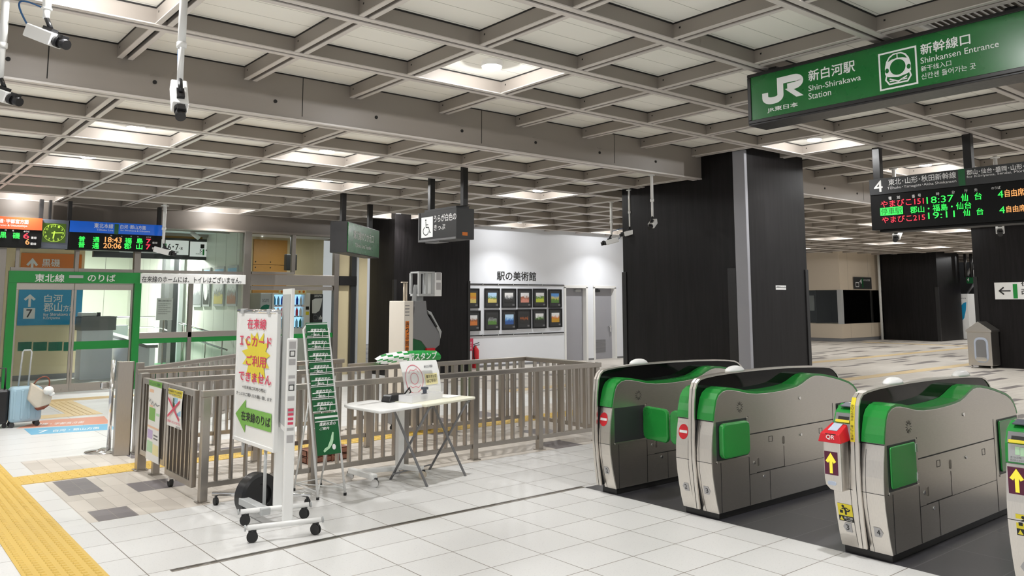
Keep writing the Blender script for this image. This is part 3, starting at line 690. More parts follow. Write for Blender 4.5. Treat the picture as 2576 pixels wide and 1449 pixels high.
# notice strip: no toilets on the platforms
t = thing('notice_strip', 'long white notice strip with black lettering beside the green door header', 'sign', ((gx(350)+gx(613))/2, YG, gz(480, 700)))
b = MB(); b.box(gx(350, 700), gx(614, 704), YG-.09, YG-.062, gz(480, 714), gz(480, 690)); b.build('board', 'white_plastic', t, .004)
pn = plane_y(YG-.09)
L = MB(); px_text(L, pn, '在来線のホームには、トイレはございません。', 357, 694, 710, 607, 705, .010, .002); L.build('lettering', 'ink', t)

# ------------------------------------------------------------------ corridor behind the glass
XR = 6.2
b = MB(); b.box(XR, XR+.15, YG+.4, 26, 0, 3.1); struct(b.build('wall_right', 'corridor_panel'), 'panelled corridor wall with posters behind the glass', 'wall')
b = MB(); b.box(-5, XR, 25.0, 25.2, 0, 3.1); struct(b.build('wall_back.001', 'corridor_panel_cross'), 'panelled end wall of the corridor', 'wall')
b = MB(); b.box(-5, XR+.15, 16.45, 26, 3.06, 3.12); struct(b.build('ceiling.001', 'wall_white'), 'white ceiling of the corridor', 'ceiling')
b = MB()
for k in range(6): b.box(-4, XR, 17.2+k*1.3, 17.26+k*1.3, 3.0, 3.06)
b.box(-4, XR, 18.9, 19.0, 2.82, 3.06, 1)
struct(b.build('trim_16', ['ceiling_rib', 'wood_panel']), 'thin beams of the corridor ceiling', 'ceiling beams')
YC = 19.4
cw = struct(thing('wall_left', 'cream wall with direction panels behind the sliding door', 'wall', (3, YC, 0)))
xw = on_y(205, 800, YC).x
b = MB(); b.box(1.2, xw, YC, YC+.15, 0, 3.06); b.build('panel', 'wall_cream', cw)
b = MB(); b.box(xw, 5.0, YC+.6, YC+.7, 0, 1.05); b.build('low_wall', 'wall_white', cw)
b = MB(); b.box(1.2, xw, YC-.012, YC, 0, .10); b.box(xw, 5.0, YC+.588, YC+.6, 0, .10); b.build('baseboard', 'gray_plastic', cw)
b = MB()
for k in range(4):
    p0, p1 = on_y(44+k*38.5, 883, YC), on_y(80+k*38.5, 860, YC); b.box(p0.x, min(p1.x, xw), YC-.006, YC, p0.z, p1.z)
b.build('teal_tiles', 'teal_tile', cw)
b = MB(); p0, p1 = on_y(22, 900, YC), on_y(38, 640, YC); b.box(p0.x, p1.x, YC-.05, YC-.01, .1, 2.4); b.build('wood_strip', 'wood_panel', cw)
py = plane_y(YC)
def wall_panel(name, label, px0, py0, px1, py1, mat, items, strokes=None, boxes=None):
    a, c2 = py.px(px0, py0), py.px(px1, py1)
    t = thing(name, label, 'sign', tuple(py.p((a[0]+c2[0])/2, c2[1])))
    b = MB(); quad(b, py, a[0], c2[1], c2[0], a[1], .03, 0, .028); b.build('board', mat, t)
    L = MB()
    for s, xl, yt, yb, xr in items: px_text(L, py, s, xl, yt, yb, xr, None, .012, .033)
    for xl, yt, xr, yb in strokes or []:
        p0, p1 = py.px(xl, yb), py.px(xr, yt); arrow(L, py, p0[0], p0[1], p1[0], p1[1], 'up', .033, 0, .22)
    L.build('lettering', 'white_ink', t)
    for s, xl, yt, xr, yb in boxes or []:
        p0, p1 = py.px(xl, yb), py.px(xr, yt); q = MB(); quad(q, py, p0[0], p0[1], p1[0], p1[1], .034); pb = q.build('number_plate', 'white_ink', t)
        q = MB(); put_text(q, py, s, p0[0]+(p1[0]-p0[0])*.25, p0[1]+(p1[1]-p0[1])*.12, (p1[0]-p0[0])*.5, (p1[1]-p0[1])*.76, .01, .036); q.build('number', 'ink', t)
    return t
wall_panel('direction_panel', 'orange direction panel with an up arrow seen above the door header', 54, 636, 204, 676, 'orange_sign', [('黒磯', 105, 651, 671, 150)], [(64, 650, 96, 690)])
wall_panel('direction_panel.001', 'blue direction panel numbered 7 seen through the sliding door', 48, 726, 203, 816, 'blue_sign',
           [('白河', 111, 741, 760, 157), ('郡山', 109, 762, 784, 155), ('方面', 158, 768, 783, 188), ('for Shirakawa &', 108, 787, 795, 180), ('Kōriyama', 108, 796, 805, 150)], [(58, 740, 90, 772)], [('7', 57, 775, 88, 802)])
# hanging sign 6 7 8 / 5
Yh = 18.6; ph_ = plane_y(Yh)
a, c2 = ph_.px(278, 600), ph_.px(546, 646)
t = thing('hanging_platform_sign', 'white backlit hanging sign for platforms 6 to 8 behind the glass', 'sign', tuple(ph_.p((a[0]+c2[0])/2, a[1])))
b = MB(); b.box(a[0]-.3, c2[0], Yh, Yh+.14, c2[1]-.08, a[1]+.07); b.box(c2[0]-.06, c2[0], Yh+.02, Yh+.12, a[1], 3.06); b.box(a[0]+.3, a[0]+.36, Yh+.02, Yh+.12, a[1], 3.06); b.build('case', 'charcoal', t, .005)
b = MB()
for x0, x1, y0, y1 in ((415, 475, 606, 640), (477, 541, 610, 645), (300, 410, 602, 634)):
    p0, p1 = ph_.px(x0, y1), ph_.px(x1, y0); quad(b, ph_, p0[0], p0[1], p1[0], p1[1], .004, 0, .004)
b.build('panel', 'white_panel', t)
L = MB(); px_text(L, ph_, '6･7', 422, 613, 629, 449, 622, .01, .007); px_text(L, ph_, '･8', 450, 621, 629, 459, 625, .006, .007); px_text(L, ph_, '東北本線', 422, 631, 636, 449, 634, .01, .007); px_text(L, ph_, 'Tōhoku Line', 422, 637.5, 639.5, 446, 638.5, .004, .007)
px_text(L, ph_, '5', 502, 627, 635, 507, 631, .01, .007); px_text(L, ph_, '東北新幹線', 492, 637, 640, 507, 639, .006, .007)
p0, p1 = ph_.px(517, 640), ph_.px(538, 620); arrow(L, ph_, p0[0], p0[1], p1[0], p1[1], 'right', .007, 0, .16)
p0, p1 = ph_.px(504, 625), ph_.px(514, 615); quad(L, ph_, p0[0], p0[1], p1[0], p1[1], .007)
L.build('lettering', 'ink', t)
b = MB()
for x0, x1, y0, y1 in ((412, 419, 613, 640), (509, 514, 627, 642)):
    p0, p1 = ph_.px(x0, y1), ph_.px(x1, y0); quad(b, ph_, p0[0], p0[1], p1[0], p1[1], .0065)
b.build('line_colour_bar', 'green_frame', t)
# ceiling strip light of the corridor, and its area lamp; further strips are added as fill
def strip_light(name, label, c, half, k=1.0, group=None):
    t = thing(name, label, 'ceiling lamp', c, group)
    b = MB(); b.box(c[0]-.06, c[0]+.06, c[1]-half, c[1]+half, c[2]-.05, c[2]+.02); b.build('housing', 'white_paint', t)
    b = MB(); b.box(c[0]-.05, c[0]+.05, c[1]-half+.02, c[1]+half-.02, c[2]-.08, c[2]-.05); b.build('tube', 'tube_light', t)
    l = bpy.data.lights.new('strip', 'AREA'); l.shape = 'RECTANGLE'; l.size = .12; l.size_y = half*2; l.energy = CORRIDOR_W*k; l.color = (.97, 1, .95)
    o = bpy.data.objects.new('strip', l); COL.objects.link(o); o.location = (c[0], c[1], c[2]-.10)
ps = on_z(242, 638, 2.98)
strip_light('corridor_strip_light', 'bright white strip light seen above the green door header', (ps.x, ps.y, 3.0), 1.0, .75)
strip_light('corridor_fill_light', 'added white strip light brightening the corridor further right', (5.6, 20.4, 3.02), .6, 2.4)  # fill strip added to brighten the right side of the corridor
strip_light('corridor_fill_light.001', 'added white strip light brightening the corridor above its low wall', (4.6, 23, 3.02), 1.0, .35)  # another added fill strip, for the rear of the corridor
# posters on the panelled wall
wr = Plane((XR, 0, 0), (0, -1, 0), (0, 0, 1))
POST = [((487, 512), (676, 772), 'gray'), ((512, 533), (673, 771), 'dark'), ((539, 568), (670, 770), 'sand'), ((572, 601), (667, 770), 'rust')]
PW = ('leftmost poster with gray winter scene', 'second poster from the left with a pale egg shape', 'third poster with sand coloured rounds', 'rightmost poster with a rust coloured animal')
for i, ((x0, x1), (y0, y1), cc) in enumerate(POST):
    p0, p1 = wr.px(x0, y1), wr.px(x1, y0)
    t = thing('framed_poster', PW[i]+' behind the glass', 'poster', tuple(wr.p((p0[0]+p1[0])/2, p0[1])), 'posters on the corridor wall')
    b = MB(); quad(b, wr, p0[0], p0[1], p1[0], p1[1], .03, 0, .028); b.build('frame', 'light_gray', t)
    h = p1[1]-p0[1]
    picture_mat('poster_%d' % i, CLR['white'], CLR['gray'], CLR[cc], 7.0, i*5.7)
    b = MB(); quad(b, wr, p0[0]+.04, p0[1]+.05, p1[0]-.04, p0[1]+h*.62, .034, 0, .004); b.build('print', 'poster_%d' % i, t)
    b = MB(); quad(b, wr, p0[0]+.04, p0[1]+h*.66, p1[0]-.04, p1[1]-.05, .034, 0, .004); b.build('upper_print', 'sky', t)
    if i == 1:
        b = MB(); disc(b, wr, (p0[0]+p1[0])/2, p0[1]+h*.36, .11, .17, .037); b.build('pale_shape', 'paper', t)
# dark posts, standing notice, ticket booth, stair parapet and handrails in the corridor
for i, (xa, xb, dist) in enumerate(((413, 430, 21.0), (434, 450, 20.0))):
    p0, p1 = on_y(xa, 760, dist), on_y(xb, 760, dist)
    b = MB(); b.box(p0.x, p1.x, dist, dist+.3, 0, 3.0)
    struct(b.build('trim_%d' % (17+i), 'charcoal'), ('left' if i == 0 else 'right')+' dark post inside the corridor', 'post')
b = MB(); p0, p1 = on_y(450, 760, 19.9), on_y(460, 760, 19.9); b.box(p0.x, p1.x, 19.9, 20.2, 0, 3.0); struct(b.build('trim_19', 'wall_white'), 'white pipe casing beside the dark corridor posts', 'post')
yn = 16.9; pn2 = plane_y(yn)
a, c2 = pn2.px(395, 750), pn2.px(433, 805)
t = thing('standing_notice', 'white printed notice on a stand behind the glass', 'notice', tuple(pn2.p((a[0]+c2[0])/2, 0)))
b = MB(); quad(b, pn2, a[0], c2[1], c2[0], a[1], .0, 0, .01); b.build('sheet', 'paper', t)
b = MB(); b.cyl(pn2.p((a[0]+c2[0])/2, 0.02, -.03), pn2.p((a[0]+c2[0])/2, a[1]-.1, -.03), .015, 10); b.lathe(pn2.p((a[0]+c2[0])/2, 0, -.03), [(0, 0), (.16, 0), (.16, .015), (0, .03)], 20); b.build('stand', 'steel', t)
L = MB(); w = c2[0]-a[0]; h = a[1]-c2[1]
put_text(L, pn2, '列車をご利用のお客さまへ', a[0]+w*.08, c2[1]+h*.84, w*.84, h*.08, .01, .002)
for k in range(6): put_text(L, pn2, 'この先の改札口は終日ご利用できません', a[0]+w*.08, c2[1]+h*(.72-.09*k), w*(.8 if k % 2 == 0 else .6), h*.045, .006, .002)
L.build('lettering', 'ink', t)
yb_ = 18.7; pb = plane_y(yb_); a, c2 = pb.px(205, 797), pb.px(292, 830)
t = thing('ticket_counter', 'gray counter box with a white machine on it beyond the sliding door', 'counter', ((a[0]+c2[0])/2, yb_, 0))
b = MB(); b.box(a[0], c2[0], yb_, yb_+.55, c2[1], a[1]); b.box(a[0], c2[0]+.01, yb_-.01, yb_+.56, a[1]-.02, a[1]); b.build('counter', 'gray_plastic', t, .006)
b = MB(); b.box(a[0]+.03, c2[0]-.05, yb_+.02, yb_+.5, 0, c2[1]); b.build('plinth', 'wall_white', t)
p0, p1 = pb.px(206, 797), pb.px(246, 786)
t = thing('document_printer', 'low white machine on the gray counter', 'machine', (p0[0]+.1, yb_+.25, a[1]))
b = MB(); b.box(p0[0], p1[0], yb_+.05, yb_+.45, a[1], p1[1]); b.build('body', 'white_plastic', t, .02); b = MB(); b.box(p1[0]+.01, p1[0]+.08, yb_+.1, yb_+.4, a[1], p1[1]); b.build('side_panel', 'black_plastic', t, .005)
par = MB()
par.prism([(22.5, 0), (22.5, .95), (17.6, .80), (16.6, .70), (16.6, 0)], 'x', 4.55, 4.65)
par.prism([(22.5, .95), (22.5, 1.0), (16.6, .76), (16.6, .70)], 'x', 4.50, 4.70, 1)
struct(par.build('wall_left.001', ['wall_white', 'gray_plastic']), 'white stair parapet wall in the corridor', 'parapet')
b = MB(); b.box(4.75, 6.15, 17.0, 17.4, 0, .28); b.box(4.75, 6.15, 17.4, 20.5, 0, .14); struct(b.build('floor.006', 'green_dark'), 'green stair landing behind the glass', 'floor')
t = thing('stair_handrail', 'double steel handrail of the stairs behind the glass', 'handrail', (5.9, 18, 0))
b = MB(); b.tube([(4.72, 21.5, 1.2), (5.95, 21.5, 1.2), (6.08, 21.2, 1.18), (6.08, 16.7, .84)], .025, 10); b.build('upper_rail', 'chrome', t)
b = MB(); b.tube([(4.72, 21.5, .95), (5.9, 21.5, .95), (6.05, 21.2, .93), (6.05, 16.7, .60)], .02, 10); b.build('lower_rail', 'chrome', t)
for yy, zz in ((21.0, 1.17), (19.5, 1.05), (18, .94), (17, .87)):
    b = MB(); b.cyl((6.07, yy, zz), (6.2, yy, zz-.05), .014, 8); b.cyl((6.05, yy, 0.1), (6.06, yy, zz), .012, 8); b.build('bracket', 'steel', t)
# ------------------------------------------------------------------ drink machines behind the right part of the glass wall
YV = 17.6; pv = plane_y(YV)
b = MB(); b.box(6.40, 8.96, YV+.85, YV+.95, 0, 3.06); struct(b.build('wall_back.002', 'wall_cream'), 'cream wall behind the drink machines', 'wall')
b = MB(); b.box(6.36, 8.96, 16.5, 18.5, 3.06, 3.12); struct(b.build('ceiling.002', 'wall_white'), 'ceiling above the drink machines', 'ceiling')
wp = struct(thing('wall_back.003', 'timber board wall with dark bolts above the drink machines', 'wall', (7, YV+.8, 0)))
a, c2 = plane_y(YV+.8).px(640, 590), plane_y(YV+.8).px(716, 860)
for k, (z0, z1) in enumerate(((2.42, 3.0), (1.98, 2.41), (1.54, 1.97), (1.10, 1.53), (.66, 1.09), (.2, .65))):
    b = MB(); b.box(a[0], c2[0], YV+.80, YV+.84, z0, z1); b.build('board', 'wood_panel', wp)
b = MB()
for z in (2.48, 2.35, 2.04, 1.91, 1.60, 1.47):
    for x in (a[0]+.05, (a[0]+c2[0])/2, c2[0]-.05): b.cyl((x, YV+.795, z), (x, YV+.80, z), .015, 8)
b.build('bolts', 'ink', wp)
l = bpy.data.lights.new('vending_area', 'AREA'); l.size = .8; l.energy = 14; o = bpy.data.objects.new('vending_area', l); COL.objects.link(o); o.location = (7.6, 17.2, 3.0)
zt = pv.px(720, 737)[1]
m0, m1, m2, m3 = pv.px(655, 760)[0], pv.px(685, 760)[0], pv.px(781, 760)[0], pv.px(815, 760)[0]
t = thing('vending_machine', 'pale gray drink machine with a teal leaf mark, left of the lit one', 'vending machine', ((m0+m1)/2, YV+.4, 0))
b = MB(); b.box(m0, m1-.01, YV, YV+.75, .02, zt); b.build('cabinet', 'light_gray', t, .015)
L = MB(); px_text(L, pv, 'acure', 660, 752, 760, 676, 756, .006, .002); L.build('lettering', 'gray_ink', t)
q = MB(); a = pv.px(654, 778); c2 = pv.px(678, 766); poly(q, pv, [(a[0], a[1])]+[(a[0]+(c2[0]-a[0])*x, a[1]+(c2[1]-a[1])*y) for x, y in ((.15, .55), (.4, .9), (.7, 1), (1, .85), (.95, .3), (.9, 0))], .002); q.build('leaf_mark', 'teal_tile', t)
t = thing('vending_machine.001', 'lit drink machine with rows of bottles and a yellow header', 'vending machine', ((m1+m2)/2, YV+.4, 0))
xs0, xs1, zs0, zs1 = pv.px(690, 760)[0], pv.px(766, 760)[0], pv.px(730, 826)[1], pv.px(730, 741)[1]
b = MB(); b.box(m1, xs0, YV, YV+.75, .02, zt); b.box(xs1, m2-.005, YV, YV+.75, .02, zt); b.box(xs0, xs1, YV, YV+.75, zs1, zt); b.box(xs0, xs1, YV, YV+.75, .02, zs0); b.box(xs0, xs1, YV+.2, YV+.75, zs0, zs1); b.build('cabinet', 'white_plastic', t, .006)
b = MB(); b.box(xs0, xs1, YV+.19, YV+.198, zs0, zs1); b.build('lit_back', 'vending_glow', t)
b = MB(); p0, p1 = pv.px(701, 740), pv.px(768, 728); quad(b, pv, p0[0], p0[1], p1[0], p1[1], .05, 0, .05); hd = b.build('header', 'pale_yellow', t)
b = MB(); disc(b, pv, p0[0]+.05, (p0[1]+p1[1])/2, .03, .03, .052); disc(b, pv, p1[0]-.06, (p0[1]+p1[1])/2, .03, .03, .052); disc(b, pv, p1[0]-.16, (p0[1]+p1[1])/2, .025, .025, .052); b.build('header_print', 'orange_sign', t)
hgt = (zs1-zs0)/3; cols = ['mint', 'sky', 'pale_yellow', 'orange_sign', 'white_plastic', 'blue_rail']
sh = MB()
for r in range(3):
    sh.box(xs0, xs1, YV+.0, YV+.18, zs0+r*hgt, zs0+r*hgt+.025)
sh.build('shelf', 'white_plastic', t)
b = MB(); b.box(xs0, xs1, YV-.002, YV+.02, zs0+hgt*1.93, zs0+hgt*2.0-.002); b.build('price_strip', 'orange_sign', t)
b = MB()
for r in range(3):
    for k in range(9): b.box(xs0+.02+k*(xs1-xs0-.04)/9, xs0+.055+k*(xs1-xs0-.04)/9, YV-.006, YV-.001, zs0+r*hgt+.005, zs0+r*hgt+.02)
b.build('select_buttons', 'blue_sign', t)
for k, mt in enumerate(('black_plastic', 'yellow')):
    b = MB(); p0, p1 = pv.px(769, 779+k*13), pv.px(777, 771+k*13); quad(b, pv, p0[0], p0[1], p1[0], p1[1], .006, 0, .006); b.build('coin_slot' if k == 0 else 'payment_label', mt, t)
bt0 = None
for r in range(3):
    for k in range(8):
        mt = [('mint', 'teal_tile', 'sky', 'pale_yellow'), ('orange_sign', 'peach', 'white_plastic', 'pink_red'), ('blue_rail', 'sky', 'blue_sign', 'white_plastic')][r][(k*7+r) % 4]
        x = xs0+.045+k*(xs1-xs0-.09)/7; z = zs0+r*hgt+.026
        o = MB().lathe((0, 0, 0), [(0, 0), (.027, 0), (.028, .03), (.028, .12), (.012, .165), (.012, .185), (0, .185)], 10).build('drink_bottle', mt)
        o.location = (x, YV+.1, z)
        tag(o, 'small drink bottle on show in the %s row of the lit machine' % ('bottom', 'middle', 'top')[r], 'bottle', 'bottles on show in the drink machine %s row' % ('bottom', 'middle', 'top')[r])
t = thing('recycling_bin', 'dark gray bin cabinet with a large white leaf mark beside the lit machine', 'bin', ((m2+m3)/2, YV+.4, 0))
b = MB(); b.box(m2+.005, m3, YV+.05, YV+.75, .02, zt-.02); b.build('cabinet', 'charcoal', t, .01)
pv2 = plane_y(YV+.05)
L = MB(); px_text(L, pv2, 'acure', 791, 742, 747, 809, 744, .006, .002)
def npx(x, y): return pv2.px(x, y)
poly(L, pv2, [npx(*p) for p in ((785, 755), (793, 751), (811, 750), (808, 768), (803, 782), (794, 788), (785, 788))], .002)
L.build('leaf_mark', 'white_ink', t)
q = MB(); cc = pv2.px(793, 799); stroke(q, pv2, arc(cc[0], cc[1], .055, .055, 0, 360, 24)[:-1], .008, .002, 0, True); q.build('opening_ring', 'gray_ink', t)
q = MB(); disc(q, pv2, cc[0], cc[1], .045, .045, .002); q.build('opening', 'ink', t)
q = MB(); cc = pv2.px(806, 798)
for k in range(3): quad(q, pv2, cc[0]-.04+k*.03, cc[1]-.04, cc[0]-.02+k*.03, cc[1]+.01+(.03 if k == 1 else 0), .002)
quad(q, pv2, cc[0]-.05, cc[1]-.05, cc[0]+.06, cc[1]-.042, .002); q.build('bottle_mark', 'white_ink', t)
t = thing('speaker_panel', 'dark rounded speaker panel behind the glass above the machines', 'speaker', (7.4, 17.3, 2.3))
pk = plane_y(17.3); b = MB(); a, c2 = pk.px(718, 680), pk.px(746, 640); b.box(a[0], c2[0], 17.25, 17.4, a[1], c2[1]); b.cyl(((a[0]+c2[0])/2, 17.33, c2[1]), ((a[0]+c2[0])/2, 17.33, 3.06), .02, 10); b.build('case', 'charcoal', t, .04)
# spot lamp behind the glass
ps = on_y(490, 592, 17.3)
t = thing('spot_lamp', 'white spot lamp under the corridor ceiling behind the glass', 'lamp', tuple(ps))
b = MB(); b.cyl(ps+Vector((-.05, .05, .06)), ps+Vector((.07, -.05, -.06)), .045, 18); b.build('head', 'white_plastic', t)
b = MB(); b.cyl(ps+Vector((-.08, .02, .06)), (ps.x-.10, ps.y, 3.06), .012, 8); b.build('arm', 'white_plastic', t)
# ------------------------------------------------------------------ station name sign (hangs across, faces the camera side)
XS = 6.2; pj = plane_x(XS)
t = thing('station_name_sign', 'long green hanging station sign with white railway logo and train pictogram', 'sign', (XS+.1, 3.1, Z1))
ya, yb2, za, zb = 4.235, 1.985, 3.18, 3.575
b = MB()
b.box(XS+.012, XS+.26, yb2-.06, ya+.035, za-.02, zb+.03)
b.box(XS-.012, XS+.012, yb2-.06, ya+.035, zb, zb+.03); b.box(XS-.012, XS+.012, yb2-.06, ya+.035, za-.03, za)
b.box(XS-.012, XS+.012, ya, ya+.035, za, zb); b.box(XS-.012, XS+.012, yb2-.06, yb2, za, zb)
b.box(XS+.0, XS+.27, yb2-.07, ya+.04, za-.045, za-.022)
b.build('case', 'black_metal', t, .004)
b = MB(); b.box(XS-.004, XS+.011, yb2, ya, za, zb); b.build('panel', 'green_sign', t)
b = MB()
for y in (4.05, 2.10): b.cut(); b.box(XS+.06, XS+.20, y-.04, y+.04, zb+.03, Z1+.002)
b.build('hanger', 'black_metal', t, .003)
pj = plane_x(XS-.004)
L = MB()
px_text(L, pj, '新白河駅', 2034, 178, 206, 2151, 174, .018, .0015)
px_text(L, pj, 'Shin-Shirakawa', 2034, 216, 230, 2166, 199, .0, .0015)
px_text(L, pj, 'Station', 2034, 235, 251, 2091, 237, .0, .0015)
px_text(L, pj, 'JR東日本', 1931, 272, 285, 2007, 264, .02, .0015)
px_text(L, pj, '新幹線口', 2316, 112, 139, 2441, 104, .018, .0015)
px_text(L, pj, 'Shinkansen Entrance', 2316, 146, 161, 2513, 113, .0, .0015)
px_text(L, pj, '新干线入口', 2317, 167, 181, 2393, 159, .0, .0015)
px_text(L, pj, '신칸센 들어가는 곳', 2318, 186, 201, 2455, 168, -.004, .0015)
L.build('lettering', 'white_ink', t)
# railway logo: a J joined to an R
a = pj.px(1919, 262); c2 = pj.px(2020, 196); x0, y0 = a; w = c2[0]-a[0]; y0 = pj.px(1935, 259)[1]; h = pj.px(1990, 193)[1]-y0
def U(x, y): return (x0+x*w, y0+y*h)
L = MB(); sw = .15*w
stroke(L, pj, [U(.07, .50), U(.07, .30)]+[U(*p) for p in arc(.24, .27, .17, .19, 180, 270, 7)]+[U(*p) for p in arc(.30, .27, .15, .19, 270, 360, 7)]+[U(.45, .70), U(.45, .93), U(.78, .93)]+[U(*p) for p in arc(.78, .745, .15, .185, 90, -90, 12)]+[U(.62, .56)], sw, .0016)
poly(L, pj, [U(.56, .49), U(.72, .49), U(1.0, .02), U(.83, .02)], .0019)
L.build('railway_logo', 'white_ink', t)
# train pictogram in a square frame
p0, p1 = pj.px(2214, 226), pj.px(2305, 120)
sx0, sy0, s = p0[0], p0[1]-.012, (p1[0]-p0[0])
def T(x, y): return (sx0+x*s, sy0+y*s)
L = MB(); stroke(L, pj, [T(.02, .02), T(.98, .02), T(.98, .98), T(.02, .98)], .045*s, .0016, 0, True)
poly(L, pj, [T(.16, .40), T(.16, .58), T(.20, .74), T(.28, .86), T(.40, .925), T(.60, .925), T(.72, .86), T(.80, .74), T(.84, .58), T(.84, .40), T(.76, .33), T(.50, .28), T(.24, .33)], .0016)
stroke(L, pj, [T(.20, .37), T(.17, .26), T(.26, .13), T(.74, .13), T(.83, .26), T(.80, .37)], .04*s, .0017)
stroke(L, pj, [T(.27, .27), T(.50, .17), T(.73, .27)], .035*s, .0017); stroke(L, pj, [T(.27, .20), T(.40, .20)], .03*s, .0017); stroke(L, pj, [T(.60, .20), T(.73, .20)], .03*s, .0017)
L.build('train_pictogram', 'white_ink', t)
L = MB(); disc(L, pj, *T(.50, .545), .205*s, .205*s, .0026); disc(L, pj, *T(.215, .50), .05*s, .065*s, .0026); disc(L, pj, *T(.785, .50), .05*s, .065*s, .0026)
poly(L, pj, [T(.245, .73), T(.30, .82), T(.40, .885), T(.487, .895), T(.487, .79), T(.36, .775)], .0026); poly(L, pj, [T(.755, .73), T(.70, .82), T(.60, .885), T(.513, .895), T(.513, .79), T(.64, .775)], .0026)
L.build('train_pictogram_openings', 'green_sign', t)

# ------------------------------------------------------------------ departure board at right
XB = 10.67; pd = plane_x(XB)
t = thing('departure_board', 'hanging black departure board numbered 4 with red and green LED lines, at right', 'departure board', (XB+.15, 4.5, Z1))
y1_, y0_, z1_, z0_ = 5.465, 2.9, 3.195, 2.503; zm = pd.px(2190, 492)[1]
b = MB(); b.box(XB+.004, XB+.34, y0_, y1_, z0_, z1_); b.box(XB+.02, XB+.32, y0_, y1_-.1, z0_-.03, z0_); b.build('case', 'led_black', t, .006)
b = MB(); b.box(XB-.006, XB+.004, y0_, y1_, zm, z1_); b.build('header_panel', 'charcoal', t, .002)
b = MB()
for xx in (2195, 2426):
    yy = on_x(xx, 420, XB).y; b.cut(); b.box(XB+.10, XB+.19, yy-.05, yy+.05, z1_, Z1+.002)
b.build('hanger', 'black_metal', t, .003)
ph2 = plane_x(XB-.006)
L = MB()
px_text(L, ph2, '4', 2199, 456, 484, 2220, 470, .012, .0015)
px_text(L, ph2, '東北･山形･秋田新幹線', 2235, 451, 467, 2405, 441, .012, .0015); px_text(L, ph2, 'Tōhoku･Yamagata･Akita Shinkansen', 2232, 470, 479, 2406, 458, .002, .0015)
px_text(L, ph2, '郡山･仙台･盛岡･山形･新庄', 2432, 428, 441, 2610, 412, .012, .0015); px_text(L, ph2, 'for Kōriyama, Sendai, Morioka, Yamagata', 2432, 442, 450, 2660, 424, .002, .0015)
L.build('header_lettering', 'white_ink', t)
q = MB(); a, c2 = ph2.px(2412, 466), ph2.px(2424, 424); quad(q, ph2, a[0], zm+.004, c2[0]+.012, z1_-.004, .001); q.build('line_colour_bar', 'green_dark', t)
L = MB()
for ch, x, y in (('種', 2239, 499), ('別', 2260, 497), ('番', 2298, 494), ('号', 2313, 492), ('時', 2359, 488), ('分', 2398, 484), ('行', 2430, 480), ('先', 2455, 478)):
    px_text(L, pd, ch, x-4, y-4, y+4, x+4, y, .012, .0015)
px_text(L, pd, 'のりば', 2494, 470, 477, 2517, 473, .012, .0015)
L.build('column_lettering', 'white_ink', t)
def led(name, mat, items):
    L = MB()
    for it in items: px_text(L, pd, *it[:6], it[6] if len(it) > 6 else .012, .0025)
    L.build(name, mat, t)
led('led_lettering_red', 'led_red', [('やまびこ151', 2216, 506, 523, 2324, 508), ('やまびこ215', 2219, 546, 562, 2327, 545)])
led('led_lettering_green', 'led_green', [('18:37', 2331, 496, 513, 2399, 499, .0), ('仙', 2418, 488, 507, 2435, 497), ('台', 2452, 485, 503, 2470, 493), ('19:11', 2335, 535, 551, 2402, 538, .0), ('仙', 2423, 527, 544, 2440, 535), ('台', 2457, 524, 541, 2474, 532),
    ('郡山・福島・仙台', 2290, 520, 537, 2444, 521), ('4', 2510, 480, 498, 2524, 488, .0), ('4', 2514, 520, 537, 2528, 527, .0)])
led('led_lettering_orange', 'led_orange', [('自由席', 2528, 477, 496, 2576, 482), ('自由席', 2532, 518, 535, 2580, 521)])
L = MB(); a, c2 = pd.px(2215, 544), pd.px(2271, 520); quad(L, pd, a[0], a[1]+.004, c2[0], pd.px(2243, 521)[1], .002); L.build('led_block', 'led_green', t)
L = MB(); px_text(L, pd, '停車駅', 2217, 525, 541, 2269, 529, .004, .004); L.build('led_block_lettering', 'ink', t)

# ------------------------------------------------------------------ departure boards with clock in front of the glass wall
YB = 15.95; pb2 = plane_y(YB)
def zpx(x, y): return pb2.px(x, y)[1]
def board(name, label, xl, xr, mat, top, mid, bot):
    x0, x1 = pb2.px(xl, 580)[0], pb2.px(xr, 600)[0]
    t = thing(name, label, 'departure board', ((x0+x1)/2, YB+.15, Z2))
    b = MB(); b.box(x0, x1, YB+.004, YB+.32, bot, top); b.build('case', 'led_black', t, .004)
    b = MB(); b.box(x0, x1, YB-.004, YB+.004, mid, top); b.build('header_panel', mat, t)
    return t, x0, x1
ztop, zmid, zbot = 2.987, 2.79, 2.487
t, x0, x1 = board('departure_board.001', 'hanging departure board with a blue header above the glass wall', 175, 407, 'blue_panel', ztop, zmid, zbot)
b = MB()
for xx in (176, 402): X = on_y(xx, 530, YB+.1).x; b.cut(); b.box(X-.03, X+.03, YB+.08, YB+.16, ztop, Z2+.002)
b.build('hanger', 'black_metal', t)
pbh = plane_y(YB-.004)
L = MB(); px_text(L, pbh, '東北本線', 237, 561, 573, 285, 568, .012, .0015); px_text(L, pbh, 'Tōhoku Line', 243, 575, 580, 285, 579, .002, .0015); px_text(L, pbh, '白河･郡山方面', 303, 565, 575, 367, 571, .012, .0015); px_text(L, pbh, 'for Shirakawa & Kōriyama', 303, 577, 582, 378, 581, .002, .0015)
L.build('header_lettering', 'white_ink', t)
q = MB(); a, c2 = pbh.px(287, 589), pbh.px(299, 564); quad(q, pbh, a[0], a[1], c2[0], c2[1], .001); q.build('line_colour_bar', 'green_dark', t)
L = MB()
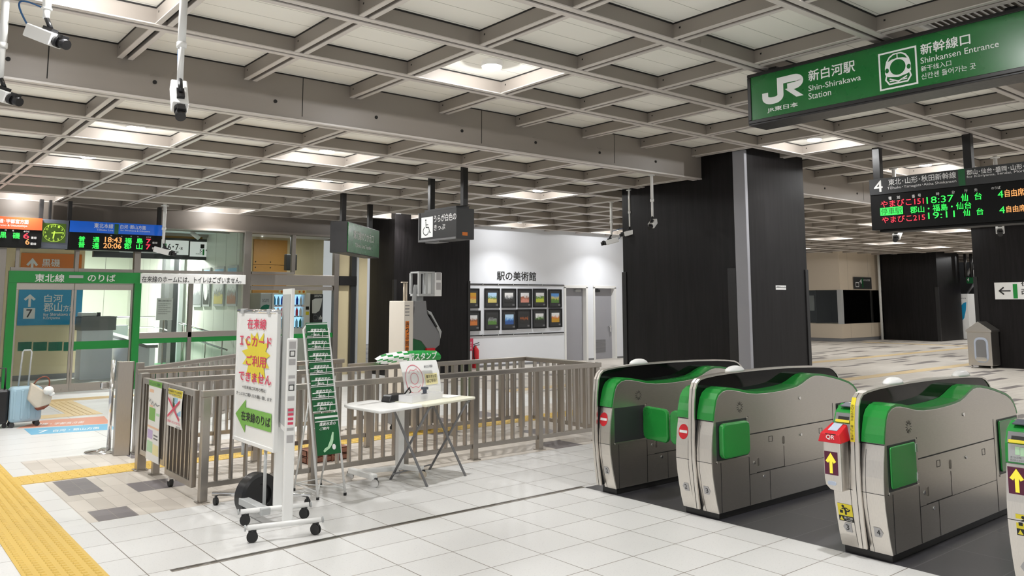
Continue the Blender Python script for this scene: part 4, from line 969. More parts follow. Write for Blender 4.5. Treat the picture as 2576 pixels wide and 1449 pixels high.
for s, xl, yt, yb3, xr in (('番線', 383, 608, 613, 396), ('番線', 382, 622, 627, 395), ('のりば', 368, 595, 598, 380), ('行', 328, 593, 596, 332), ('先', 345, 594, 597, 349), ('時', 278, 591, 594, 282), ('分', 304, 593, 596, 308)): px_text(L, pb2, s, xl, yt, yb3, xr, None, .01, .0015)
L.build('column_lettering', 'white_ink', t)
def led2(name, mat, items, tt):
    L = MB()
    for it in items: px_text(L, pb2, *it, None, .02, .0025)
    L.build(name, mat, tt)
led2('led_lettering_green', 'led_green', [('普', 198, 594, 607, 214), ('通', 234, 596, 609, 250), ('普', 197, 608, 622, 213), ('通', 232, 611, 625, 249), ('福', 314, 598, 611, 331), ('島', 344, 599, 612, 359), ('郡', 312, 612, 626, 330), ('山', 343, 613, 627, 358)], t)
led2('led_lettering_orange', 'led_orange', [('18:43', 264, 596, 609, 306), ('20:06', 260, 611, 624, 305)], t)
led2('led_lettering_red', 'led_red', [('7', 368, 601, 612, 379), ('7', 367, 615, 627, 378)], t)
t, x0, x1 = board('departure_board.002', 'hanging departure board with an orange header, at the far left', -110, 104, 'orange_panel', 2.993, 2.79, 2.49)
b = MB()
for xx in (-60, 104): X = on_y(xx, 530, YB+.1).x; b.cut(); b.box(X-.03, X+.03, YB+.08, YB+.16, 2.993, Z2+.002)
b.build('hanger', 'black_metal', t)
L = MB(); px_text(L, pbh, '黒磯･宇都宮方面', -14, 549, 560, 72, 555, .012, .0015); px_text(L, pbh, 'for Kuroiso & Utsunomiya', -26, 562, 568, 69, 566, .002, .0015); L.build('header_lettering', 'white_ink', t)
L = MB()
for s, xl, yt, yb3, xr in (('番線', 78, 595, 601, 92), ('番線', 76, 610, 616, 91), ('のりば', 60, 580, 584, 74), ('行', 12, 577, 581, 17), ('先', 31, 578, 582, 35)): px_text(L, pb2, s, xl, yt, yb3, xr, None, .01, .0015)
L.build('column_lettering', 'white_ink', t)
led2('led_lettering_green', 'led_green', [('黒', 0, 583, 598, 16), ('磯', 32, 585, 600, 50)], t)
led2('led_lettering_red', 'led_red', [('6', 59, 586, 600, 73)], t); led2('led_lettering_orange', 'led_orange', [('6', 64, 601, 615, 74)], t)
xa, xb = pb2.px(104, 580)[0]+.012, pb2.px(175, 590)[0]-.012
t = thing('station_clock', 'square gray panel clock with glowing yellow-green oval dial between two departure boards', 'clock', ((xa+xb)/2, YB+.1, Z2))
b = MB(); b.box(xa, xb, YB+.03, YB+.25, 2.49, 2.985); b.build('case', 'slate', t, .004)
pc = plane_y(YB+.03)
cx, cy = pc.px(136, 586); rx, rz = (pc.px(164, 586)[0]-cx), .155
b = MB(); quad(b, pc, cx-rx*1.05, cy-.165, cx+rx*1.05, cy+.165, .004, 0, .003); b.build('dial', 'clock_face', t)
L = MB()
for k in range(1, 13):
    a = math.radians(90-30*k); s = str(k); put_text(L, pc, s, cx+rx*.80*math.cos(a)-.014*len(s), cy+rz*.80*math.sin(a)-.018, .026*len(s), .036, .012, .006)
stroke(L, pc, arc(cx, cy, rx*.97, rz*.97, 0, 360, 40)[:-1], .006, .006, 0, True)
L.build('numerals', 'clock_glow', t)
L = MB(); stroke(L, pc, [(cx-.04, cy-.002), (cx+rx*.75, cy+.008)], .018, .008); L.build('minute_hand', 'clock_glow', t)
L = MB(); stroke(L, pc, [(cx+.005, cy+.03), (cx-.012, cy-.10)], .022, .009); L.build('hour_hand', 'clock_glow', t)
b = MB(); b.box(xa+.1, xa+.14, YB+.08, YB+.16, 2.985, Z2+.002); b.build('hanger', 'black_metal', t)

# ------------------------------------------------------------------ wheelchair ticket sign
XW = 6.35; pw2 = plane_x(XW)
t = thing('wheelchair_ticket_sign', 'dark hanging sign box with white wheelchair pictogram and two lines of lettering', 'sign', (XW+.1, 9.5, Z2))
b = MB(); b.box(XW, XW+.30, 9.085, 10.03, 2.412, 2.836); b.box(XW+.04, XW+.26, 9.15, 9.95, 2.836, 2.875); b.build('case', 'charcoal', t, .004)
b = MB(); b.box(XW-.01, XW, 9.085, 10.03, 2.412, 2.44); b.box(XW-.01, XW, 10.005, 10.03, 2.44, 2.836); b.box(XW+.03, XW+.2, 9.55, 9.9, 2.395, 2.412); b.build('rim', 'gray_plastic', t, .002)
b = MB()
for y in (9.92, 9.10): b.cut(); b.box(XW+.10, XW+.18, y-.035, y+.035, 2.87, Z2+RD)
b.build('hanger', 'black_metal', t, .003)
a, c2 = pw2.px(1060, 599), pw2.px(1089, 546)
L = MB(); quad(L, pw2, a[0], a[1], c2[0], c2[1]+.01, .003, 0, .003); L.build('pictogram_plate', 'white_panel', t)
wx, wy, ww, wh = a[0], a[1], c2[0]-a[0], c2[1]+.01-a[1]
def Wc(x, y): return (wx+x*ww, wy+y*wh)
L = MB(); disc(L, pw2, *Wc(.40, .85), .045*ww*1.2, .05*wh, .0045)
stroke(L, pw2, [Wc(.40, .78), Wc(.42, .50), Wc(.66, .48), Wc(.76, .22), Wc(.84, .25)], .05*ww, .0045); stroke(L, pw2, [Wc(.41, .62), Wc(.62, .62)], .045*ww, .0045)
stroke(L, pw2, [Wc(*p) for p in arc(.42, .32, .24, .20, 115, 350, 24)], .045*ww, .0045)
L.build('wheelchair_pictogram', 'ink', t)
L = MB(); px_text(L, pw2, 'うらが白色の', 1092, 542, 560, 1148, 545, .014, .002); px_text(L, pw2, 'きっぷ', 1092, 566, 580, 1120, 572, .014, .002); L.build('lettering', 'led_white', t)
q = MB(); ps_ = plane_y(9.085); a, c2 = ps_.px(1163, 592), ps_.px(1176, 585); quad(q, ps_, a[0], a[1], c2[0], c2[1]+.004, .003, 0, .003); q.build('orange_label', 'orange_sign', t)

# ------------------------------------------------------------------ green transfer sign, hung at an angle
pA, pB = on_z(864, 493, Z2), on_z(931, 520, Z2)
d = (pB-pA); d.z = 0; d.normalize(); n = Vector((d.y, -d.x, 0))          # n points to the right-hand face
O = pA - d*.18 + n*.14
t = thing('transfer_sign', 'green hanging sign with pale lettering seen at a steep angle, dark end towards us', 'sign', (pA.x, pA.y, Z2))
Lg = (pB-pA).length+.36
ctr = O + d*(Lg/2) - n*.15
b = MB(); b.obox((ctr.x, ctr.y, 2.63), d*(Lg/2), n*.145, Vector((0, 0, .26))); b.build('case', 'black_metal', t, .006)
pt = Plane((O.x, O.y, 0), d, (0, 0, 1))
b = MB(); quad(b, pt, .03, 2.385, Lg-.03, 2.875, .004, 0, .01); b.build('panel', 'green_sign', t)
b = MB()
for P in (pA, pB): b.cut(); b.box(P.x-.04, P.x+.04, P.y-.04, P.y+.04, 2.88, Z2+RD)
b.build('hanger', 'black_metal', t, .003)
L = MB(); put_text(L, pt, '東北線のりかえ口', .32, 2.62, Lg*.62, .15, .01, .006); put_text(L, pt, 'Tōhoku Line Transfer', .42, 2.49, Lg*.5, .07, .002, .006); L.build('lettering', 'white_ink', t)

# ------------------------------------------------------------------ security cameras on poles
def cctv(label, px_top, Z, z_cam, aim, size=1.0, top=None, sway=0.0, cable=True):
    """ceiling pole, box camera and lens; aim is the horizontal direction in degrees and the tilt"""
    P = top if top is not None else on_z(px_top[0], px_top[1], Z)
    t = thing('security_camera', label, 'security camera', (P.x, P.y, Z))
    zb_ = z_cam+.10*size
    b = MB(); b.cyl((P.x, P.y, Z+RD), (P.x, P.y, zb_+(Z-zb_)*.38), .022*size, 14); b.cyl((P.x, P.y, zb_+(Z-zb_)*.42), (P.x, P.y, zb_), .017*size, 14); b.cyl((P.x, P.y, zb_+(Z-zb_)*.36), (P.x, P.y, zb_+(Z-zb_)*.42), .027*size, 14); b.lathe((P.x, P.y, Z-.01), [(0, 0), (.05*size, 0), (.05*size, .012), (0, .012)], 16); b.build('pole', 'white_paint', t)
    a, ti = math.radians(aim[0]), math.radians(aim[1])
    f = Vector((math.cos(a)*math.cos(ti), math.sin(a)*math.cos(ti), math.sin(ti))); s = Vector((-math.sin(a), math.cos(a), 0)); u = s.cross(f) * -1
    u = f.cross(s); u = u if u.z > 0 else -u
    C = Vector((P.x, P.y, z_cam)) + f*.02*size
    b = MB(); b.obox(C-f*.03*size, f*.10*size, s*.042*size, u*.036*size); b.build('body', 'white_plastic', t, .006*size)
    b = MB(); b.cyl(C+f*.07*size, C+f*.10*size, .032*size, 16); b.cyl(C+f*.10*size, C+f*.15*size, .027*size, 16); b.obox(C+f*.105*size+u*.03*size, f*.02*size, s*.02*size, u*.012*size); b.build('lens', 'black_plastic', t)
    b = MB(); b.obox(C+u*.045*size, f*.035*size, s*.02*size, u*.01*size); b.cyl(C+u*.05*size, (P.x, P.y, zb_+.01), .013*size, 10); b.build('bracket', 'black_plastic', t)
    if cable:
        B0 = C-f*.13*size; top_ = Vector((P.x, P.y, zb_+.05*size))
        b = MB(); pts = []
        for k in range(13):
            q = k/12; m = B0.lerp(top_, q); m -= f*math.sin(q*PI)*.16*size; m.z += math.sin(q*PI)*.06*size; pts.append(m)
        b.tube(pts, .005*size, 6); b.build('cable', 'cable_blue', t)
    return t
def zat(px, py, P):       # height over the floor point of P that falls on picture row py
    a = Vector((P.x, P.y, 0))-CAM; k = (py-CY)/FPX
    return -(a.dot(_U)+k*a.dot(_F))/(_U.z+k*_F.z)
P = on_z(120, -14, Z1); cctv('white security camera with blue cable at upper left, pointing right', None, Z1, zat(0, 92, P), (-58, -22), 1.25, P)
P = on_z(463, -20, Z1); cctv('white security camera on a long pole in front of the ceiling step, pointing down', None, Z1, zat(0, 245, P), (-100, -52), 1.2, P)
P = on_z(16, -14, Z1); cctv('white security camera cut by the left edge of the view', None, Z1, zat(0, 238, P), (-55, -20), 1.1, P)
P = on_z(1583, 478, Z2); cctv('white security camera hanging before the left face of the large pillar, pointing left', None, Z2, zat(0, 586, P), (125, -12), 1.0, P, cable=False)
P = on_z(1639, 440, Z2); cctv('white security camera hanging nearest the ceiling step before the large pillar', None, Z2, zat(0, 563, P), (-155, -25), 1.0, P, cable=False)
P = on_z(1537, 508, Z2); cctv('white security camera hanging before the picture wall', None, Z2, zat(0, 607, P), (135, -15), 1.15, P)
P = on_z(2248, 425, Z1); cctv('white security camera seen below the right departure board, the left of two', None, Z1, zat(0, 590, P), (-165, -28), 1.3, P, cable=False)
P = on_z(2503, 396, Z1); cctv('white security camera seen below the right departure board, beside the right pillar', None, Z1, zat(0, 572, P), (-160, -32), 1.3, P, cable=False)
P = Vector((on_y(414, 545, 15.7).x, 15.7, 0)); cctv('white security camera at the right end of the blue departure board', None, Z2, zat(0, 632, P), (-35, -15), 1.4, P, cable=False)
# ceiling air grille at the upper right
gp = on_z(2490, 45, Z1+RD)
t = thing('ceiling_air_grille', 'slatted cream air grille in the ceiling above the station name sign', 'air grille', (gp.x, gp.y, Z1+RD))
b = MB(); b.box(gp.x-.38, gp.x+.38, gp.y-.40, gp.y-.37, Z1+RD-.04, Z1+RD); b.box(gp.x-.38, gp.x+.38, gp.y+.37, gp.y+.40, Z1+RD-.04, Z1+RD); b.box(gp.x-.38, gp.x-.35, gp.y-.37, gp.y+.37, Z1+RD-.04, Z1+RD); b.box(gp.x+.35, gp.x+.38, gp.y-.37, gp.y+.37, Z1+RD-.04, Z1+RD); b.build('frame', 'white_paint', t)
b = MB()
for k in range(15): b.obox((gp.x, gp.y-.34+k*.0485, Z1+RD-.025), (.35, 0, 0), (0, .02, .014), (0, -.002, .003))
b.build('slats', 'white_paint', t)
b = MB(); b.box(gp.x-.35, gp.x+.35, gp.y-.37, gp.y+.37, Z1+RD-.004, Z1+RD-.001); b.build('duct_opening', 'ceiling_rib', t)
# ------------------------------------------------------------------ ticket gates
TOP = [(4.926, .700), (4.935, .75), (4.949, .80), (4.964, .845), (4.990, .880), (5.035, .903), (5.09, .912), (5.15, .908), (5.24, .892), (5.36, .868), (5.46, .858), (5.56, .854), (5.68, .853), (5.80, .856), (5.92, .862), (6.02, .872), (6.10, .893), (6.17, .918), (6.24, .938), (6.30, .944), (6.37, .940), (6.48, .925), (6.60, .903), (6.72, .876), (6.83, .848), (6.90, .818), (6.95, .780), (6.985, .735), (6.998, .700)]
LOW = [(7.0, .55), (6.99, .40), (6.965, .20), (6.93, .045)]
FRONT = [(4.962, .045), (4.938, .12), (4.915, .22), (4.898, .32), (4.890, .41), (4.893, .50), (4.905, .60), (4.918, .66)]
RIM = [(4.912, .06), (4.888, .22), (4.868, .42), (4.866, .56), (4.872, .70), (4.880, .82), (4.895, .92), (4.918, .965), (4.955, .992), (5.02, 1.004), (5.15, 1.014), (5.35, 1.021), (5.6, 1.024), (5.9, 1.023), (6.2, 1.018), (6.5, 1.006), (6.68, .995), (6.77, .985), (6.83, .965), (6.89, .925), (6.935, .87), (6.96, .80), (6.97, .70), (6.985, .5), (6.965, .2), (6.925, .06)]
def offset(pts, d):
    out = []
    for i, p in enumerate(pts):
        a, b = Vector(pts[max(i-1, 0)]), Vector(pts[min(i+1, len(pts)-1)]); t = (b-a).normalized(); out.append((p[0]-t.y*d, p[1]+t.x*d))
    return out
def rounded(y0, y1, z0, z1, r, n=5):
    pts = []
    for cx_, cz_, a0 in ((y1-r, z0+r, -90), (y1-r, z1-r, 0), (y0+r, z1-r, 90), (y0+r, z0+r, 180)): pts += arc(cx_, cz_, r, r, a0, a0+90, n)
    return pts
def gate(yc, label, hw=.165, left='cover', right_flap='folded', left_flap=None, qr=False, stickers=(), numbers=('', ''), halves='LR', dome_x=(5.42,), led_left=False):
    t = thing('ticket_gate', label, 'ticket gate', (5.95, yc, 0), 'ticket gates')
    pf = lambda X: plane_x(X)
    yl = yc+(hw if 'L' in halves else .03); yr = yc-(hw if 'R' in halves else .03)
    b = MB(); b.box(4.972, 6.92, yr+.012, yl-.012, 0, .05); b.build('plinth', 'black_metal', t, .003)
    for side in halves:
        s = -1 if side == 'R' else 1
        ya_, yb_ = yc+s*hw, yc+s*.022
        reader = (side == 'L' and left == 'reader')
        prof = FRONT+TOP+LOW
        b = MB(); b.prism(prof, 'y', ya_, yb_)
        body = b.build('side_body', 'gate_steel', t, .004)
        # bright front skin and its joints
        b = MB(); sk = offset(FRONT+TOP[:1], .003); inn = FRONT+TOP[:1]
        for i in range(len(sk)-1):
            p, q, r_, u_ = sk[i], sk[i+1], inn[i+1], inn[i]
            b.add([(p[0], ya_-s*.002, p[1]), (q[0], ya_-s*.002, q[1]), (r_[0], ya_-s*.002, r_[1]), (u_[0], ya_-s*.002, u_[1]), (p[0], yb_, p[1]), (q[0], yb_, q[1]), (r_[0], yb_, r_[1]), (u_[0], yb_, u_[1])],
                  [(0,1,2,3), (7,6,5,4), (4,5,1,0), (5,6,2,1), (3,2,6,7), (7,4,0,3)])
        fs = b.build('front_skin', 'gate_front_steel', t)
        b = MB(); b.box(4.8845, 4.888, ya_, yb_, .405, .4075); b.box(4.9155, 4.9195, ya_, yb_, .694, .699); yj = yc+s*.05
        for i in range(len(FRONT)-1):
            p, q = sk[i], sk[i+1]; b.bar((p[0]-.0005, yj, p[1]), (q[0]-.0005, yj, q[1]), .0025, .001)
        b.build('front_joints', 'ink', fs)
        # rounded green cover following the top
        out = offset(TOP, .016); i0, i1 = 0, len(TOP)
        if reader: i0 = 9
        b = MB()
        for i in range(i0, i1-1):
            p, q, r_, u_ = out[i], out[i+1], TOP[i+1], TOP[i]
            b.add([(p[0], ya_, p[1]), (q[0], ya_, q[1]), (r_[0], ya_, r_[1]), (u_[0], ya_, u_[1]), (p[0], yb_, p[1]), (q[0], yb_, q[1]), (r_[0], yb_, r_[1]), (u_[0], yb_, u_[1])],
                  [(4,5,1,0), (3,2,6,7)], 0, True)
            b.add([(p[0], ya_, p[1]), (q[0], ya_, q[1]), (r_[0], ya_, r_[1]), (u_[0], ya_, u_[1]), (p[0], yb_, p[1]), (q[0], yb_, q[1]), (r_[0], yb_, r_[1]), (u_[0], yb_, u_[1])], [(0,1,2,3), (7,6,5,4)], 0)
        b.build('green_cover', 'green_gate', t)
        # lane side: recess with flap door, panel joints, locks
        S = lambda x0, x1, z0, z1, d0, d1, bb, mi=0: bb.box(x0, x1, ya_+s*d0, ya_+s*d1, z0, z1, mi)
        b = MB()
        S(5.338, 6.55, .560, .568, -.001, .0015, b); S(5.335, 5.339, .05, .70, -.001, .0015, b); S(6.545, 6.549, .05, .70, -.001, .0015, b)
        S(5.338, 6.545, .268, .271, -.001, .0015, b); S(5.60, 5.603, .05, .27, -.001, .0015, b); S(5.80, 5.803, .27, .43, -.001, .0015, b); S(5.43, 5.80, .272, .275, -.001, .0015, b)
        S(4.99, 4.994, .05, .40, -.001, .0015, b); S(4.93, 5.335, .400, .404, -.001, .0015, b)
        for x, z in ((5.60, .48), (6.32, .47)):
            S(x, x+.05, z, z+.003, -.001, .0015, b); S(x, x+.05, z+.04, z+.043, -.001, .0015, b); S(x, x+.003, z, z+.043, -.001, .0015, b); S(x+.047, x+.05, z, z+.043, -.001, .0015, b)
        for k in range(12):
            a = 2*PI*k/12; c0 = Vector((5.24, ya_+s*.001, .775)); b.bar(c0+Vector((math.cos(a)*.018, 0, math.sin(a)*.018)), c0+Vector((math.cos(a)*.04, 0, math.sin(a)*.04)), .003, .001, (0, 1, 0))
        b.build('panel_joints', 'ink', body)
        for x, z, r in ((5.40, .35, .012), (5.52, .235, .012), (6.05, .49, .011), (6.05, .78, .012)):
            b = MB(); b.cyl((x, ya_, z), (x, ya_+s*.006, z), r, 16); b.build('lock', 'chrome', body)
        for x, z in ((5.45, .35), (5.80, .475)):
            b = MB(); b.prism(rounded(x-.010, x+.010, z-.03, z+.03, .0095), 'y', ya_, ya_+s*.004); b.build('flush_handle', 'steel_dark', body)
        for rx0, rx1, rz0, rz1, kind in ((4.945, 5.315, .415, .692, right_flap if side == 'R' else (left_flap or 'folded')), (6.60, 6.985, .30, .692, 'rear')):
            b = MB(); S(rx0, rx1, rz0, rz1, -.03, .0012, b); b.build('flap_recess', 'charcoal', body, .002)
            b = MB(); S(rx0-.0, rx1+.02, rz0-.016, rz0, -.01, .006, b); S(rx1, rx1+.02, rz0, rz1, -.01, .004, b); b.build('recess_frame', 'gate_steel', body, .002)
            fx0, fx1, fz0, fz1 = rx0+.02, rx1-.02, rz0+.015, rz1-.012
            if kind in ('folded', 'rear', 'proud'):
                d0, d1 = (.002, .014) if kind != 'proud' else (.004, .05)
                b = MB(); b.prism(rounded(fx0, fx1, fz0, fz1, .045 if kind == 'proud' else .02), 'y', ya_+s*d0, ya_+s*d1); b.build('flap_door', 'green_gate', t, .006 if kind == 'folded' else .012)
            else:                                   # closed across the lane, hinged at the rear edge of the recess
                b = MB(); L0 = .32
                b.prism(rounded(0, L0, fz0-.01, fz1+.01, .05), 'x', 0, .04)
                for i, v in enumerate(b.v):
                    yy, xx = v.y, v.x; b.v[i] = Vector((fx1-.03-yy*.16+xx, ya_+s*(.02+yy*.98), v.z))
                b.f = [f if s > 0 else f[::-1] for f in b.f]
                b.build('flap_door', 'green_gate', t, .012)
            for z in (fz0+.03, fz1-.045):
                b = MB(); S(fx1-.012, fx1+.006, z-.02, z+.035, .004, .02, b); b.build('hinge', 'chrome', t, .003)
    # spine: bright arched rim with a smoked glass screen inside
    inner = offset(RIM, -.013)
    b = MB()
    for i in range(len(RIM)-1):
        p, q, r_, u_ = RIM[i], RIM[i+1], inner[i+1], inner[i]; w = .026
        b.add([(p[0], yc-w, p[1]), (q[0], yc-w, q[1]), (r_[0], yc-w, r_[1]), (u_[0], yc-w, u_[1]), (p[0], yc+w, p[1]), (q[0], yc+w, q[1]), (r_[0], yc+w, r_[1]), (u_[0], yc+w, u_[1])], [(4,5,1,0), (3,2,6,7)], 0, True)
        b.add([(p[0], yc-w, p[1]), (q[0], yc-w, q[1]), (r_[0], yc-w, r_[1]), (u_[0], yc-w, u_[1]), (p[0], yc+w, p[1]), (q[0], yc+w, q[1]), (r_[0], yc+w, r_[1]), (u_[0], yc+w, u_[1])], [(0,1,2,3), (7,6,5,4)], 0)
    b.build('arched_rim', 'gate_front_steel', t)
    b = MB(); b.prism(inner, 'y', yc-.020, yc+.020); b.build('smoked_screen', 'smoked_glass', t)
    b = MB()
    for i in range(0, 8):
        p, q = offset(RIM, .001)[i], offset(RIM, .001)[i+1]; b.bar((p[0], yc, p[1]), (q[0], yc, q[1]), .003, .001)
    b.build('rim_joint', 'ink', t)
    for x in dome_x:
        z = 1.02 if x < 6.2 else 1.008
        b = MB(); b.ball((x, yc, z), .11, .05, .045, zmin=0.0); b.build('dome_lamp', 'white_plastic', t)
    # front markings
    def fx(z):
        pts = FRONT+TOP[:1]
        for (xa, zza), (xb, zzb) in zip(pts, pts[1:]):
            if zza <= z <= zzb: return xa+(xb-xa)*(z-zza)/(zzb-zza)-.0045
        return 4.885
    def front_plane(z, h): a, b2 = Vector((fx(z-h), 0, z-h)), Vector((fx(z+h), 0, z+h)); return Plane(((a.x+b2.x)/2, 0, z), (0, -1, 0), (b2-a)), 0
    for nm, y, z, ch in numbers or ():
        pln, _ = front_plane(z, .03); q = MB(); x = -y
        poly(q, pln, [(x-.028, -.03), (x+.012, -.03), (x+.030, 0), (x+.012, .03), (x-.028, .03)], .0005) if nm == 'right' else poly(q, pln, [(x+.028, -.03), (x-.012, -.03), (x-.030, 0), (x-.012, .03), (x+.028, .03)], .0005)
        q.build('lane_number_plate', 'sticker_gray', t)
        q = MB(); put_text(q, pln, ch, x-.010, -.017, .02, .034, .01, .0015); q.build('lane_number', 'ink', t)
    for kind, y, z in stickers:
        if kind == 'no_entry':
            pln, _ = front_plane(z, .05); q = MB(); disc(q, pln, -y, 0, .045, .055, .001); q.build('no_entry_sticker', 'red', t)
            q = MB(); quad(q, pln, -y-.036, -.010, -y+.036, .010, .002); q.build('no_entry_bar', 'white_ink', t)
        if kind == 'caution':
            pln, _ = front_plane(z, .06); x = -y; q = MB(); quad(q, pln, x-.048, -.02, x+.048, .055, .001); q.build('caution_sticker', 'yellow', t)
            q = MB(); quad(q, pln, x-.048, -.055, x+.048, -.02, .001); q.build('caution_strip', 'ink', t)
            q = MB(); disc(q, pln, x-.012, .041, .0085, .0085, .002); stroke(q, pln, [(x-.006, .030), (x+.004, .012), (x+.002, -.012)], .013, .002); stroke(q, pln, [(x+.004, .012), (x+.022, .012), (x+.032, .024)], .008, .0022)
            stroke(q, pln, [(x-.006, .030), (x+.012, .030), (x+.022, .022)], .006, .002); stroke(q, pln, [(x-.006, .030), (x-.022, .022)], .006, .002); quad(q, pln, x-.036, -.004, x-.016, .014, .002)
            q.build('tripping_figure', 'ink', t)
            q = MB(); poly(q, pln, [(x-.044, -.05), (x-.016, -.05), (x-.030, -.025)], .002); q.build('warning_triangle', 'yellow', t)
            q = MB(); put_text(q, pln, '扉にご注意', x-.012, -.038, .055, .014, .012, .002); put_text(q, pln, 'CAUTION', x-.002, -.050, .04, .007, .004, .002); q.build('caution_lettering', 'white_ink', t)
    if left == 'reader':
        ya_, yb_ = yc+hw, yc+.028
        # sloping reader head: green frame, gray face with ticket slot and printed card guide
        head = [(4.905, .695), (4.915, .80), (4.945, .868), (5.02, .912), (5.36, .884), (5.36, .70)]
        b = MB(); b.prism(head, 'y', ya_-.001, yb_); b.build('reader_frame', 'green_gate', t, .008)
        pa, pb_ = Vector((4.913, 0, .80)), Vector((4.9035, 0, .70)); vdir = (pa-pb_)
        pln = Plane(pb_, (0, -1, 0), vdir)
        q = MB(); quad(q, pln, -ya_+.02, .006, -yb_-.012, .100, .003, 0, .006); q.build('card_guide_panel', 'light_gray', t)
        q = MB(); quad(q, pln, -ya_+.055, .045, -ya_+.078, .088, .004); quad(q, pln, -ya_+.080, .040, -ya_+.10, .085, .0042); q.build('card_print', 'mint', t)
        q = MB(); put_text(q, pln, 'きっぷを', -ya_+.03, .026, .055, .010, .006, .004); put_text(q, pln, 'お入れください', -ya_+.03, .011, .07, .010, .006, .004); q.build('guide_lettering', 'gray_ink', t)
        p2 = Plane((4.915, 0, .80), (0, -1, 0), (.030, 0, .068))
        q = MB(); quad(q, p2, -ya_+.015, .004, -yb_-.01, .065, .004, 0, .008); q.build('slot_housing', 'gray_plastic', t)
        q = MB(); quad(q, p2, -ya_+.025, .002, -yb_-.02, .018, .016, 0, .014); q.build('slot_lip', 'yellow', t)
        q = MB(); quad(q, p2, -ya_+.035, .020, -yb_-.03, .042, .006, 0, .004); q.build('ticket_slot', 'ink', t)
        p3 = Plane((4.99, 0, .898), (0, -1, 0), (.075, 0, .014))
        q = MB(); quad(q, p3, -ya_+.03, -.03, -yb_-.03, .05, .010, 0, .006); q.build('card_reader_plate', 'slate', t)
        q = MB(); quad(q, p3, -yb_-.06, .01, -yb_-.035, .045, .012); q.build('reader_lamp', 'blue_rail', t)
        # yellow keep-hands-off strip on the rim
        ys = yc+.012
        q = MB(); rr = offset(RIM, .0015); seg_ = rr[4:8]
        for i in range(len(seg_)-1): q.bar((seg_[i][0], ys, seg_[i][1]), (seg_[i+1][0], ys, seg_[i+1][1]), .028, .002)
        q.build('warning_strip', 'yellow', t)
        q = MB(); pv_ = Plane((4.8685, 0, .705), (0, -1, 0), (.008, 0, .12))
        for k, ch in enumerate('扉にご注意'): put_text(q, pv_, ch, -ys-.009, .082-k*.019, .018, .015, .006, .004)
        pv3 = Plane((4.8775, 0, .825), (0, -1, 0), (.018, 0, .1))
        for k, ch in enumerate('かけこみ禁止'): put_text(q, pv3, ch, -ys-.009, .088-k*.017, .018, .014, .006, .004)
        q.cuts = []; q.build('strip_lettering', 'ink', t)
    if led_left or qr:
        X = 4.80 if qr else 4.872
        if qr:
            yl2, yr2 = yc+.185, yc+.055
            b = MB(); b.prism([(yl2-.012, .70), (yl2-.012, .47), (yl2-.02, .43), (yl2-.05, .405), (yr2+.0, .40), (yr2+.0, .70)], 'x', 4.80, 4.90); b.build('reader_bracket', 'gate_front_steel', t, .008)
            b = MB(); b.add([(4.785, yr2-.012, .69), (4.785, yl2+.014, .69), (4.93, yl2+.014, .70), (4.93, yr2-.012, .70), (4.795, yr2+.002, .745), (4.795, yl2, .745), (4.925, yl2-.012, .80), (4.925, yr2+.012, .80)],
                          [(0,1,2,3)[::-1], (4,5,6,7), (0,1,5,4), (1,2,6,5), (2,3,7,6), (3,0,4,7)])
            # the face normals follow the winding of a box whose first edge runs along y
            b.f = [f[::-1] for f in b.f]
            b.build('qr_reader', 'red', t, .006)
            pq = Plane((4.79, 0, .70), (0, -1, 0), (.010, 0, .055))
            q = MB(); quad(q, pq, -yl2+.035, .0, -yl2+.105, .045, .003, 0, .004); q.build('qr_label', 'ink', t)
            q = MB(); put_text(q, pq, 'QR', -yl2+.042, .008, .056, .029, .02, .005); q.build('qr_lettering', 'white_ink', t)
            pq2 = Plane((4.80, 0, .748), (0, -1, 0), (.125, 0, .055))
            q = MB(); quad(q, pq2, -yl2+.035, .03, -yr2-.035, .12, .003, 0, .004); q.build('reader_window', 'silver_blue', t)
            xl_, zl_ = yc+.165, .56
        else: xl_ = yc+.150; zl_ = .605
        pz = plane_x(X)
        if not qr: pz, _ = Plane((fx(.56)-.001, 0, 0), (0, -1, 0), (0, 0, 1)), 0
        q = MB(); quad(q, pz, -xl_, zl_-.065, -xl_+.088, zl_+.075, .002, 0, .006); q.build('arrow_display', 'purple', t)
        q = MB(); arrow(q, pz, -xl_+.010, zl_-.055, -xl_+.078, zl_+.065, 'up', .004, 0, .30); q.build('led_arrow', 'led_yellow', t)
        q = MB(); qz = zl_-.115
        q.prism([(y_, z_) for y_, z_ in rounded(xl_-.072, xl_-.016, qz-.012, qz+.012, .0115)], 'x', pz.o.x-.004, pz.o.x+.001); q.build('sensor_window', 'silver_blue', t)
    return t
gate(4.955, 'stainless ticket gate numbered 2 farthest left, green flap closed across the lane', hw=.155, halves='R', right_flap='closed', stickers=[('no_entry', 4.88, .60)], numbers=[('right', 4.865, .19, '2')])
gate(3.945, 'stainless ticket gate with plates 2 and 3, a bulging green flap and no-entry sticker', right_flap='proud', left_flap='closed', stickers=[('no_entry', 4.045, .60)], numbers=[('left', 4.045, .20, '2'), ('right', 3.85, .205, '3')])
gate(2.675, 'stainless ticket gate with red QR reader box and plates 3 and 4', left='reader', right_flap='folded', qr=True, stickers=[('caution', 2.775, .255)], numbers=[('left', 2.775, .165, '3'), ('right', 2.575, .175, '4')], dome_x=(5.40, 6.45))
gate(1.67, 'stainless ticket gate cut by the right edge with yellow arrow display', left='reader', led_left=True, stickers=[('caution', 1.745, .385)], numbers=[('left', 1.77, .16, '4'), ('right', 1.57, .175, '5')])
